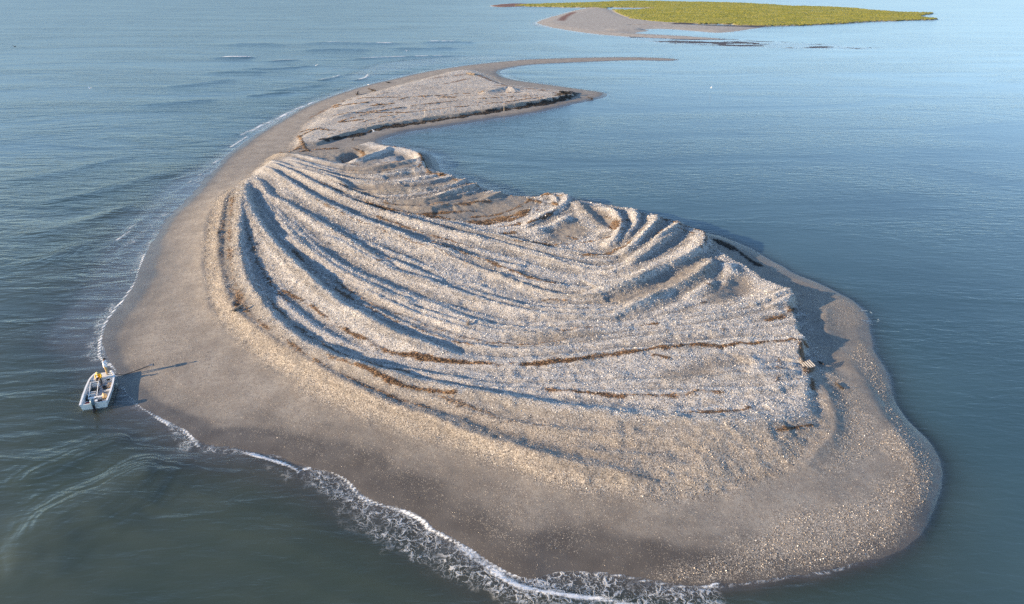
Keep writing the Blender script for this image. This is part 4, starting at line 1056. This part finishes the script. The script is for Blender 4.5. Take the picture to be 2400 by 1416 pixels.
for s in (-1, 1):
    tube(bm, [(s * (half_beam(y) + .055), y, sheer(y) - .035) for y in ysn], .028, 5)
mesh_from('rub_rail', bm, BLUERAIL, boat)
bm = bmesh.new(); box(bm, (0, -H2 * .06, .125), (1.78, 2 * H2 * .84, .03)); mesh_from('floor', bm, FLOORG, boat)
dk = .60 * H2
bm = bmesh.new()
loft(bm, [[(-half_beam(y) + .09, y * .985, sheer(y) - .06), (half_beam(y) - .09, y * .985, sheer(y) - .06), (half_beam(y) - .09, y * .985, sheer(y) - .02), (-half_beam(y) + .09, y * .985, sheer(y) - .02)] for y in [dk, .75 * H2, .85 * H2, .93 * H2, .985 * H2]])
mesh_from('foredeck', bm, DECKW, boat)
bm = bmesh.new(); box(bm, (0, dk, .37), (1.86, .05, .46)); mesh_from('bulkhead', bm, WHITE, boat)
bm = bmesh.new(); box(bm, (.52, dk - .03, .44), (.30, .03, .18), bev=.01); mesh_from('locker_hatch', bm, BLACK, boat)
bm = bmesh.new(); box(bm, (0, -H2 + .06, .36), (2.0, .10, .48), bev=.012); mesh_from('transom', bm, WHITE, boat)
bm = bmesh.new(); box(bm, (.74, .22 * H2, .27), (.34, .9, .27), bev=.015); mesh_from('side_bench', bm, TAN, boat)
bm = bmesh.new(); box(bm, (.68, -.10 * H2, .40), (.52, .34, .06), bev=.012); box(bm, (.68, -.10 * H2 + .1, .26), (.46, .05, .26)); mesh_from('half_thwart', bm, WHITE, boat)
bm = bmesh.new(); box(bm, (-.10, -.50 * H2, .42), (1.20, .26, .06), bev=.012); box(bm, (-.10, -.50 * H2, .27), (1.10, .06, .26)); mesh_from('thwart', bm, WHITE, boat)
# slatted duckboard by the starboard bench
grate = thing('duckboard', 'x', 'x'); 
for k in ('label', 'category'): del grate[k]
grate.parent = boat
for k in range(6):
    bm = bmesh.new(); box(bm, (.40, .10 * H2 + k * .17, .19), (.34, .07, .025)); mesh_from('slat', bm, WHITE, grate)
for s in (-1, 1):
    bm = bmesh.new(); box(bm, (.40 + s * .14, .10 * H2 + .42, .16), (.04, 1.0, .03)); mesh_from('bearer', bm, DECKW, grate)
# sorting rack with side rails and dividers on the port side
rack = thing('sorting_rack', 'x', 'x')
for k in ('label', 'category'): del rack[k]
rack.parent = boat
for s, x0, x1 in ((-1, -.86, -.66), (1, -.20, .02)):
    bm = bmesh.new(); tube(bm, [(x0, .42 * H2, .66), (x1, -.45 * H2, .50)], .035, 6); mesh_from('side_rail', bm, WHITE, rack)
bm = bmesh.new(); tube(bm, [(-.88, .42 * H2, .66), (-.18, .42 * H2, .66)], .035, 6); mesh_from('end_rail', bm, WHITE, rack)
bm = bmesh.new(); tube(bm, [(-.88, .52 * H2, .62), (-.10, .52 * H2, .62)], .03, 6); mesh_from('grab_rail', bm, WHITE, rack)
for y in (.40, -.16, -.30):
    bm = bmesh.new(); box(bm, (-.46, y * H2, .36), (.62, .05, .36)); mesh_from('divider', bm, WHITE, rack)
for px_, py_ in ((-.86, .41), (-.20, .41), (-.67, -.43), (.0, -.43)):
    bm = bmesh.new(); tube(bm, [(px_, py_ * H2, .14), (px_, py_ * H2, .56)], .028, 6); mesh_from('post', bm, WHITE, rack)
# outboard motor
om = thing('outboard_motor', 'x', 'x')
for k in ('label', 'category'): del om[k]
om.parent = boat
bm = bmesh.new()
lathe(bm, [(.10, -.02), (.20, 0), (.24, .10), (.245, .30), (.22, .44), (.13, .52), (.04, .54)], (.02, -H2 - .20, .62), 14, (.82, 1.25)); mesh_from('cowl', bm, COWL, om, True)
bm = bmesh.new(); box(bm, (.02, -H2 - .22, .34), (.17, .26, .62), bev=.04); box(bm, (.02, -H2 - .02, .56), (.24, .30, .14), bev=.02); mesh_from('midsection', bm, DARKMET, om)
bm = bmesh.new(); lathe(bm, [(.02, -.34), (.07, -.25), (.085, 0), (.06, .22), (.03, .30)], (0, 0, 0), 10)
bmesh.ops.transform(bm, matrix=Matrix.Translation((.02, -H2 - .30, -.05)) @ Matrix.Rotation(rad(90), 4, 'X'), verts=bm.verts)
box(bm, (.02, -H2 - .25, -.18), (.02, .2, .24)); box(bm, (.02, -H2 - .28, .10), (.26, .40, .025)); mesh_from('gearcase', bm, DARKMET, om)
bm = bmesh.new()
for k in range(3):
    box(bm, Matrix.Rotation(k * 2.094, 3, 'Y') @ Vector((0, 0, .11)), (.10, .015, .17), Matrix.Rotation(k * 2.094, 3, 'Y') @ Matrix.Rotation(.5, 3, 'Z'))
bmesh.ops.transform(bm, matrix=Matrix.Translation((.02, -H2 - .66, -.05)), verts=bm.verts); mesh_from('propeller', bm, DARKMET, om)
bm = bmesh.new(); tube(bm, [(.02, -H2 + .05, .78), (.16, -H2 + .45, .80), (.24, -H2 + .72, .76)], .025, 6); mesh_from('tiller', bm, BLACK, om)
Bm = Matrix.Translation(boat_loc) @ Matrix.Rotation(boat_rot, 4, 'Z')
def onboat(x, y, z): return Bm @ Vector((x, y, z))
# gear lying in the boat
t = thing('tub', 'round black tub on the half bench inside the skiff', 'tub', onboat(.50, -.04 * H2, .43))
bm = bmesh.new(); lathe(bm, [(.16, 0), (.21, .20), (.235, .22), (.235, .25), (.20, .25), (.18, .06)], seg=16); mesh_from('bucket_shell', bm, BLACK, t, True)
bm = bmesh.new(); tube(bm, [(-.235, 0, .23), (-.15, .05, .10), (0, .22, .06), (.15, .2, .10), (.235, 0, .23)], .01, 5); mesh_from('handle', bm, DARKMET, t)
t = thing('fuel_can', 'red fuel can in the port stern corner of the skiff', 'fuel can', onboat(-.62, -.80 * H2, .14), boat_rot + .2)
bm = bmesh.new(); box(bm, (0, 0, .15), (.40, .30, .30), bev=.05); mesh_from('can_body', bm, REDP, t)
bm = bmesh.new(); tube(bm, [(-.14, 0, .29), (-.08, 0, .37), (.06, 0, .37), (.12, 0, .29)], .018, 6); mesh_from('handle', bm, REDP, t)
bm = bmesh.new(); lathe(bm, [(.035, .29), (.035, .34), (.02, .35)], (.13, .09, 0), 8); mesh_from('cap', bm, BLACK, t)
t = thing('sack', 'tan sack slumped against the starboard side of the skiff', 'sack', onboat(.60, -.45 * H2, .14), boat_rot)
bm = bmesh.new(); lathe(bm, [(.16, 0), (.25, .06), (.27, .18), (.22, .33), (.10, .40), (.05, .46), (.08, .50)], seg=12, sxy=(.85, 1.3))
for v in bm.verts: v.co += Vector((math.sin(v.co.z * 9 + v.co.y * 7), math.cos(v.co.x * 11 + v.co.z * 5), 0)) * .025
mesh_from('sackcloth', bm, BURL, t, True)
bm = bmesh.new(); lathe(bm, [(.055, .45), (.06, .47), (.055, .49)], seg=10, sxy=(.95, 1.1)); mesh_from('tie', bm, ROPE, t)
rr = random.Random(4)
def oyster_heap(name, label, x, y, sx_, sy_, nn):
    t = thing(name, label, 'oysters', onboat(x, y, .14), boat_rot)
    bm = bmesh.new()
    for k in range(nn):
        r = bmesh.ops.create_icosphere(bm, subdivisions=1, radius=1)
        u, v = rr.uniform(-1, 1), rr.uniform(-1, 1)
        M = Matrix.Translation((u * sx_, v * sy_, .05 + .18 * (1 - .6 * max(abs(u), abs(v))) * rr.random() + .08)) @ Matrix.Rotation(rr.uniform(0, 6), 4, 'Z') @ Matrix.Rotation(rr.uniform(-.8, .8), 4, 'X') @ Matrix.Diagonal((.09, .055, .03, 1))
        bmesh.ops.transform(bm, matrix=M, verts=r['verts'])
    mesh_from('oyster_clump', bm, OYST, t)['kind'] = 'stuff'
    bm = bmesh.new(); box(bm, (0, 0, .06), (sx_ * 2.2, sy_ * 2.2, .12)); mesh_from('tray', bm, BLACK, t)
oyster_heap('oyster_tray', 'dark heap of oysters between the rails of the sorting rack', -.48, .10 * H2, .30, .40, 110)
oyster_heap('oyster_tray', 'small dark heap of oysters along the port side aft of the rack', -.80, -.34 * H2, .12, .34, 40)
t = thing('crate', 'brown wooden crate between two white dividers in the skiff', 'crate', onboat(-.44, -.23 * H2, .14), boat_rot)
for s in (-1, 1):
    bm = bmesh.new(); box(bm, (s * .25, 0, .14), (.025, .26, .28)); mesh_from('end_board', bm, MAROON, t)
for s in (-1, 1):
    bm = bmesh.new(); box(bm, (0, s * .14, .14), (.50, .02, .26)); mesh_from('side_board', bm, MAROON, t)
bm = bmesh.new(); box(bm, (0, 0, .02), (.5, .26, .02)); mesh_from('bottom_board', bm, MAROON, t)
t = thing('battery', 'black battery box beside the tiller at the stern of the skiff', 'battery box', onboat(.34, -.74 * H2, .14), boat_rot + .3)
bm = bmesh.new(); box(bm, (0, 0, .12), (.36, .24, .24), bev=.02); mesh_from('case', bm, BLACK, t)
bm = bmesh.new(); box(bm, (0, 0, .26), (.38, .26, .04), bev=.01); mesh_from('lid', bm, BLACK, t)
t = thing('cooler', 'white lidded cooler on the floor ahead of the motor', 'cooler', onboat(-.04, -.76 * H2, .14), boat_rot + .25)
bm = bmesh.new(); box(bm, (0, 0, .14), (.46, .30, .28), bev=.02); mesh_from('cooler_body', bm, WHITE, t)
bm = bmesh.new(); box(bm, (0, 0, .305), (.48, .32, .05), bev=.015); mesh_from('lid', bm, WHITE, t)
# ------------------------------------------------------------------ people
def skin_obj(name, V, E_, R, mat, parent, root=0, sub=2):
    me_ = bpy.data.meshes.new(name)
    me_.from_pydata(V, E_, [])
    o = link(name, me_, mat, parent)
    md = o.modifiers.new('Skin', 'SKIN'); md.use_smooth_shade = True; md.branch_smoothing = .3
    for i, r in enumerate(R):
        sv = me_.skin_vertices[0].data[i]
        sv.radius = (r, r) if not isinstance(r, tuple) else r
        sv.use_root = (i == root)
    ms = o.modifiers.new('Subdivision', 'SUBSURF'); ms.levels = sub; ms.render_levels = sub
    return o
def person(label, loc, rotz, J, shirt, trousers, shoes, cap):
    p = thing('person', label, 'person', loc, rotz)
    # body: pelvis 0, spine, chest, neck, head, crown
    V = [J['pelvis'], J['spine'], J['chest'], J['neck'], J['head'], J['crown']]
    R = [.115, .105, .12, .052, .088, .075]
    E_ = [(0, 1), (1, 2), (2, 3), (3, 4), (4, 5)]
    hd, cr = Vector(J['head']), Vector(J['crown'])
    fw = Vector(J['face']).normalized()
    def add(v, r, to):
        V.append(tuple(v)); R.append(r); E_.append((to, len(V) - 1)); return len(V) - 1
    add(hd + fw * .105 + (cr - hd) * .05, .016, 4)                    # nose
    for s in (-1, 1):
        sh = add(J['shoulder'][s], .062, 2); el = add(J['elbow'][s], .046, sh); wr_ = add(J['wrist'][s], .031, el)
        w_, h_ = Vector(J['wrist'][s]), Vector(J['hand'][s])
        d = (h_ - w_).normalized(); lat = Vector((0, 1, 0)) * s
        lat = (lat - d * lat.dot(d)).normalized(); nrm = d.cross(lat)
        pm = add(w_ + d * .07, (.034), wr_)
        for q, ln in ((-1.5, .060), (-.5, .075), (.5, .080), (1.5, .068)):
            k1 = add(w_ + d * .11 + lat * q * .019, .0095, pm)
            k2 = add(w_ + d * (.11 + ln * .6) + lat * q * .021 - nrm * .012 * s, .009, k1)
            add(w_ + d * (.11 + ln) + lat * q * .021 - nrm * .034 * s, .008, k2)
        th = add(w_ + d * .055 - lat * .045, .011, pm); add(w_ + d * .10 - lat * .062 - nrm * .015 * s, .009, th)
        hp = add(J['hip'][s], .088, 0); kn = add(J['knee'][s], .062, hp); an = add(J['ankle'][s], .042, kn); add(J['toe'][s], .036, an)
    skin_obj('body', V, E_, R, SKIN, p)
    # clothes follow the same joints
    V = [J['pelvis'], J['spine'], J['chest'], tuple((Vector(J['chest']) * .35 + Vector(J['neck']) * .65))]; R = [(.185, .145), (.165, .140), (.175, .145), .075]; E_ = [(0, 1), (1, 2), (2, 3)]
    if shirt == SHIRT: V.append(tuple(Vector(J['pelvis']) + Vector((0, 0, -.17)))); R.append((.200, .155)); E_.append((0, 4))
    for s in (-1, 1):
        sh = add(J['shoulder'][s], .084, 2); el = add(J['elbow'][s], .066, sh); add(Vector(J['wrist'][s]) * .93 + Vector(J['elbow'][s]) * .07, .047, el)
    skin_obj('jacket' if shirt == YELLOW else 'shirt', V, E_, R, shirt, p)
    V = [tuple(Vector(J['pelvis']) + Vector((0, 0, -.01)))]; R = [(.150, .118)]; E_ = []
    V.append(tuple(Vector(J['pelvis']) * .6 + Vector(J['spine']) * .4)); R.append((.142, .115)); E_.append((0, 1))
    for s in (-1, 1):
        hp = add(J['hip'][s], .108, 0); kn = add(J['knee'][s], .082, hp); add(Vector(J['ankle'][s]) + Vector((0, 0, .02)), .064, kn)
    skin_obj('trousers', V, E_, R, trousers, p)
    for s in (-1, 1):
        a, b = Vector(J['ankle'][s]), Vector(J['toe'][s])
        skin_obj('shoe', [tuple(a - (b - a) * .25 + Vector((0, 0, -.03))), tuple(a * .5 + b * .5 + Vector((0, 0, -.012))), tuple(b + (b - a) * .2)], [(0, 1), (1, 2)], [.050, .052, .038], shoes, p, 0, 1)
    # cap, eyes
    up_ = (cr - hd).normalized(); sd_ = up_.cross(fw).normalized(); fw2 = sd_.cross(up_)
    Mh = Matrix((sd_, fw2, up_)).transposed().to_4x4(); Mh.translation = hd + up_ * .045
    bm = bmesh.new(); lathe(bm, [(.108, 0), (.112, .03), (.100, .075), (.066, .105), (.01, .118)], seg=14)
    loft(bm, [[(-.075, .07, .004), (.075, .07, .004), (.075, .07, .016), (-.075, .07, .016)], [(-.055, .185, -.012), (.055, .185, -.012), (.055, .185, -.002), (-.055, .185, -.002)]])
    bmesh.ops.transform(bm, matrix=Mh, verts=bm.verts); mesh_from('cap', bm, cap, p, True)
    for s in (-1, 1):
        bm = bmesh.new(); bmesh.ops.create_icosphere(bm, subdivisions=1, radius=.013)
        bmesh.ops.transform(bm, matrix=Mh @ Matrix.Translation((s * .034, .088, -.022)), verts=bm.verts); mesh_from('eye', bm, BLACK, p)
        bm = bmesh.new(); bmesh.ops.create_icosphere(bm, subdivisions=1, radius=.028)
        bmesh.ops.transform(bm, matrix=Mh @ Matrix.Translation((s * .094, -.005, -.03)) @ Matrix.Diagonal((.4, .8, 1.1, 1)), verts=bm.verts); mesh_from('ear', bm, SKIN, p)
    bm = bmesh.new(); box(bm, (0, .088, -.085), (.05, .012, .010)); bmesh.ops.transform(bm, matrix=Mh, verts=bm.verts); mesh_from('mouth', bm, MAROON, p)
    return p
def two(x, y, z): return {s: (x, s * y, z) for s in (-1, 1)}
deck_z = sheer(.8 * H2) - .02
stand = dict(pelvis=(0, 0, .95), spine=(-.02, 0, 1.14), chest=(.01, 0, 1.33), neck=(.05, 0, 1.50), head=(.085, 0, 1.60), crown=(.09, 0, 1.72), face=(1, 0, -.25),
    shoulder=two(.01, .185, 1.43), elbow=two(.10, .25, 1.15), wrist=two(.33, .13, 1.22), hand=two(.42, .07, 1.27), hip=two(0, .095, .90), knee={-1: (.05, -.13, .50), 1: (.0, .12, .50)}, ankle={-1: (.02, -.16, .09), 1: (-.06, .13, .09)}, toe={-1: (.19, -.20, .045), 1: (.11, .16, .045)})
fp = at_z(251.5, 876.5, deck_z)
man = person('person in white shirt and khaki trousers standing on the bow', fp, .25, stand, SHIRT, KHAKI, BLACK, HAIR)
t = thing('handset', 'small dark handset held by the standing person in white', 'handset', man.location + Matrix.Rotation(.25, 3, 'Z') @ Vector((.46, 0, 1.29)), .25)
bm = bmesh.new(); box(bm, (0, 0, 0), (.10, .17, .025), Matrix.Rotation(-.5, 3, 'Y'), .006); mesh_from('handset_body', bm, BLACK, t)
bm = bmesh.new(); box(bm, (-.012, 0, .017), (.07, .12, .004), Matrix.Rotation(-.5, 3, 'Y')); mesh_from('screen', bm, DARKMET, t)
sit = dict(pelvis=(-.05, 0, .12), spine=(.0, 0, .30), chest=(.10, 0, .47), neck=(.18, 0, .62), head=(.25, 0, .70), crown=(.30, 0, .80), face=(1, 0, -.7),
    shoulder=two(.10, .19, .56), elbow=two(.22, .29, .32), wrist=two(.42, .17, .22), hand=two(.52, .13, .17), hip=two(.02, .10, .10), knee={-1: (.42, -.14, .13), 1: (.40, .20, .12)}, ankle={-1: (.50, -.12, -.36), 1: (.46, .22, -.36)}, toe={-1: (.66, -.14, -.42), 1: (.62, .26, -.42)})
person('person in yellow jacket and black waders seated on the foredeck edge', onboat(-.16, dk + .10, sheer(dk) - .02), boat_rot - math.pi / 2 - .15, sit, YELLOW, NAVY, BLACK, PALEY)
# ------------------------------------------------------------------ anchor and its line on the sand
ap = hz(356, 856, .3)
t = thing('anchor', 'dark anchor lying on the sand at the end of the bow line', 'anchor', ap + Vector((0, 0, .0)), rad(25))
t.scale = (.7, .7, .5)
bm = bmesh.new(); tube(bm, [(-.75, 0, .05), (.05, 0, .10)], .03, 6); mesh_from('shank', bm, STEEL, t)
for s in (-1, 1):
    bm = bmesh.new(); loft(bm, [[(.0, s * .06, .08), (.0, s * .06, .12), (.05, s * .26, .12), (.05, s * .26, .08)], [(-.42, s * .10, .16), (-.42, s * .10, .18), (-.42, s * .12, .18), (-.42, s * .12, .16)]]); mesh_from('fluke', bm, STEEL, t)
bm = bmesh.new(); tube(bm, [(.03, -.38, .09), (.03, .38, .09)], .025, 6); mesh_from('stock', bm, STEEL, t)
rp = [onboat(.45, H2 * .93, sheer(H2) + .03), onboat(.75, H2 * 1.0, .30)] + [hz(px, py, .2) + Vector((0, 0, .03)) for px, py in [(290, 879), (308, 873), (325, 867), (340, 861), (350, 858)]]
bm = bmesh.new(); tube(bm, rp, .028, 5)
link('mooring_line', None) if False else None
o = mesh_from('mooring_line', bm, ROPE); o['label'], o['category'] = 'dark rope running from the skiff bow to the anchor', 'rope'
# ------------------------------------------------------------------ gulls
def gull(kind, mat_body, mat_wing, label, loc, rotz, scale, group):
    g = thing('gull', label, 'bird', loc, rotz, group)
    g.scale = (scale,) * 3
    bm = bmesh.new()
    lathe(bm, [(.01, -.24), (.045, -.18), (.085, -.02), (.075, .10), (.045, .17), (.052, .22), (.040, .27), (.01, .30)], seg=10)
    bmesh.ops.transform(bm, matrix=Matrix.Rotation(rad(-90), 4, 'X') @ Matrix.Scale(1, 4), verts=bm.verts)
    mesh_from('body', bm, mat_body, g, True)
    bm = bmesh.new(); tube(bm, [(0, .285, 0), (0, .36, -.015)], .014, 5, [1, .3]); mesh_from('beak', bm, BEAK, g)
    bm = bmesh.new(); loft(bm, [[(-.03, -.20, 0), (.03, -.20, 0), (.03, -.20, .015), (-.03, -.20, .015)], [(-.09, -.36, 0), (.09, -.36, 0), (.09, -.36, .008), (-.09, -.36, .008)]]); mesh_from('tail', bm, mat_body, g)
    for s in (-1, 1):
        bm = bmesh.new()
        if kind == 'fly':
            prof = [(.05, .10, -.10, .04), (.25, .13, -.06, .17), (.42, .10, -.08, .22), (.66, .0, -.08, .30), (.74, -.07, -.10, .33)]
        else:
            prof = None
        if prof:
            loft(bm, [[(s * x, a, z), (s * x, b, z - .01), (s * x, b, z + .006), (s * x, a, z + .016)] for x, a, b, z in prof])
        else:
            loft(bm, [[(s * .06, .10, .05), (s * .085, .08, .0), (s * .09, .0, -.02), (s * .075, .02, .05)], [(s * .05, -.15, .045), (s * .085, -.15, .01), (s * .085, -.18, .0), (s * .06, -.18, .045)], [(s * .01, -.38, .02), (s * .02, -.38, .01), (s * .02, -.39, .01), (s * .015, -.39, .02)]])
        mesh_from('wing', bm, mat_wing, g)
        if kind != 'fly':
            bm = bmesh.new(); tube(bm, [(s * .03, .0, -.06), (s * .03, .01, -.20), (s * .03, .05, -.205)], .010, 5); mesh_from('leg', bm, BEAK, g)
    return g
GA, GB = 'white gulls on the wing over the water', 'white gulls resting along the beach'
def air(px, py, alt): return Vector((*ground(px, py, alt), alt))
gull('fly', GULLW, GULLW, 'white gull with raised wings over the open sea at far left', air(212, 208, 11), 2.6, 1.15, GA)
gull('fly', GULLW, GULLW, 'white gull flying low over the wet sand beside the lagoon', hz(877, 317, .1) + Vector((0, 0, .9)), -.9, 1.1, GA)
gull('fly', GULLW, GULLW, 'tiny white gull over the shoals left of the north bank', air(740, 154, 2), .5, 1.2, GA)
gull('fly', GULLW, GULLW, 'tiny white gull above the breakers beyond the north bank', air(954, 120, 3), -.6, 1.3, GA)
gull('fly', GULLW, GULLW, 'white gull low over the lagoon water at right', air(1667, 206, 1.5), 1.2, 1.1, GA)
gull('fly', GULLD, GULLD, 'dark bird flying over the open sea at the left edge', air(35, 110, 8), -.4, 1.4, GA)
for px, py, rz_, lab in [(968, 171, .4, 'white gull standing on the sand below the brown scrub'), (864, 200, 1.4, 'white gull at the surf edge of the north beach'), (702, 257, -1.0, 'white gull at the surf edge where the beach narrows')]:
    p = hz(px, py, .3); gull('stand', GULLW, GULLG, lab, p + Vector((0, 0, .24)), rz_, 1.25, GB)
# ------------------------------------------------------------------ driftwood, stakes, pallet
def stump(name, label, px, py, size, mat, seed, lean=.4):
    p = hz(px, py, 1.3); r_ = random.Random(seed)
    t = thing(name, label, 'driftwood', p + Vector((0, 0, -.02)), r_.uniform(0, 6))
    bm = bmesh.new(); n_ = 6
    tube(bm, [(size * (k / n_ - .4) * 1.6 + r_.uniform(-.04, .04), r_.uniform(-.06, .06) * size, size * (.10 + lean * k / n_)) for k in range(n_ + 1)], size * .17, 7, [1.3, 1.1, 1, .95, .85, .75, .5]); mesh_from('log', bm, mat, t)
    for q in range(4):
        a = r_.uniform(0, 6.28); L = size * r_.uniform(.35, .75)
        bm = bmesh.new(); tube(bm, [(-.5 * size, 0, size * .12), (-.5 * size + .5 * L * math.cos(a), .5 * L * math.sin(a), size * .2), (-.5 * size + L * math.cos(a), L * math.sin(a), size * r_.uniform(.1, .6))], size * .07, 5, [1, .8, .3]); mesh_from('root' if q < 3 else 'branch', bm, mat, t)
    return t
stump('driftwood_stump', 'gnarled grey stump on the brown outer ridge at left', 556, 726, .8, WOOD, 1)
stump('driftwood_stump', 'small dark stump on a ridge in the middle of the shell fan', 888, 612, .6, DARKWOOD, 2)
stump('driftwood_log', 'short pale log at the lower end of a blue ridge shadow', 1098, 758, .55, WOOD, 3)
stump('driftwood_branch', 'thin twiggy branch on the outer shells below the fan tip', 512, 545, .6, WOOD, 4, .2)
stump('driftwood_log', 'dark log alone on the north ocean beach', 910, 195, 1.0, DARKWOOD, 5)
stump('driftwood_clump', 'dark clump of roots on the sand right of the pallet', 1925, 853, .5, DARKWOOD, 6)
stump('driftwood_branch', 'dark stick in the shelly trough below the pallet', 1968, 907, .6, DARKWOOD, 7, .15)
stump('driftwood_branch', 'short upright dark stick on the sand near the lagoon head', 828, 328, .6, DARKWOOD, 8, .9)
stump('driftwood_log', 'dark log near the tip of the north spit beach', 1384, 232, 1.0, DARKWOOD, 9)
stump('driftwood_log', 'tangled dark log on the scarp end of the north bank', 1325, 220, 2.2, DARKWOOD, 10, .3)
stump('driftwood_log', 'bleached log beside the brown scrub of the north bank', 1105, 176, 2.2, WOOD, 11, .2)
stump('driftwood_log', 'low dark branch heap at the ocean edge of the north bank', 873, 214, 1.6, DARKWOOD, 12, .4)
stump('driftwood_branch', 'bushy dark branch at the edge of the north shells nearest the beach bend', 838, 222, 1.4, DARKWOOD, 13, .5)
for px, py, lab in [(996, 274, 'thin stake above the black scarp nearer the lagoon head'), (1181, 252, 'thin stake above the black scarp nearer the spit tip')]:
    p = hz(px, py, .8); o = thing('stake', lab, 'stake', p, 0, 'stakes along the north scarp')
    bm = bmesh.new(); tube(bm, [(0, 0, -.3), (.03, .02, 1.5)], .045, 6); mesh_from('shaft', bm, PALEWOOD, o)
    bm = bmesh.new(); lathe(bm, [(.05, 1.46), (.055, 1.56), (.02, 1.6)], (.03, .02, 0), 6); mesh_from('tip', bm, PALEWOOD, o)
pp = hz(1893, 859, 1.2)
pal = thing('pallet', 'pale wooden pallet of slats tipped on the bank edge', 'pallet', pp + Vector((0, 0, .18)), .35)
pal.rotation_euler = (.35, -.12, .45)
for k in range(5):
    bm = bmesh.new(); box(bm, (-.5 + k * .25, 0, .05), (.11, .80, .022), Matrix.Rotation(.02 * (k % 3 - 1), 3, 'Z')); mesh_from('slat', bm, PALEWOOD, pal)
for s in (-1, 0, 1):
    bm = bmesh.new(); box(bm, (0, s * .42, -.012), (1.16, .045, .095)); mesh_from('bearer', bm, WOOD, pal)
print('objects', time.time() - T0)
print('TRIS', sum(sum(len(p.vertices) - 2 for p in o.data.polygons) if len(o.data.polygons) < 20000 else len(o.data.polygons) * (2 if len(o.data.polygons[0].vertices) == 4 else 1) for o in scene.objects if o.type == 'MESH'))
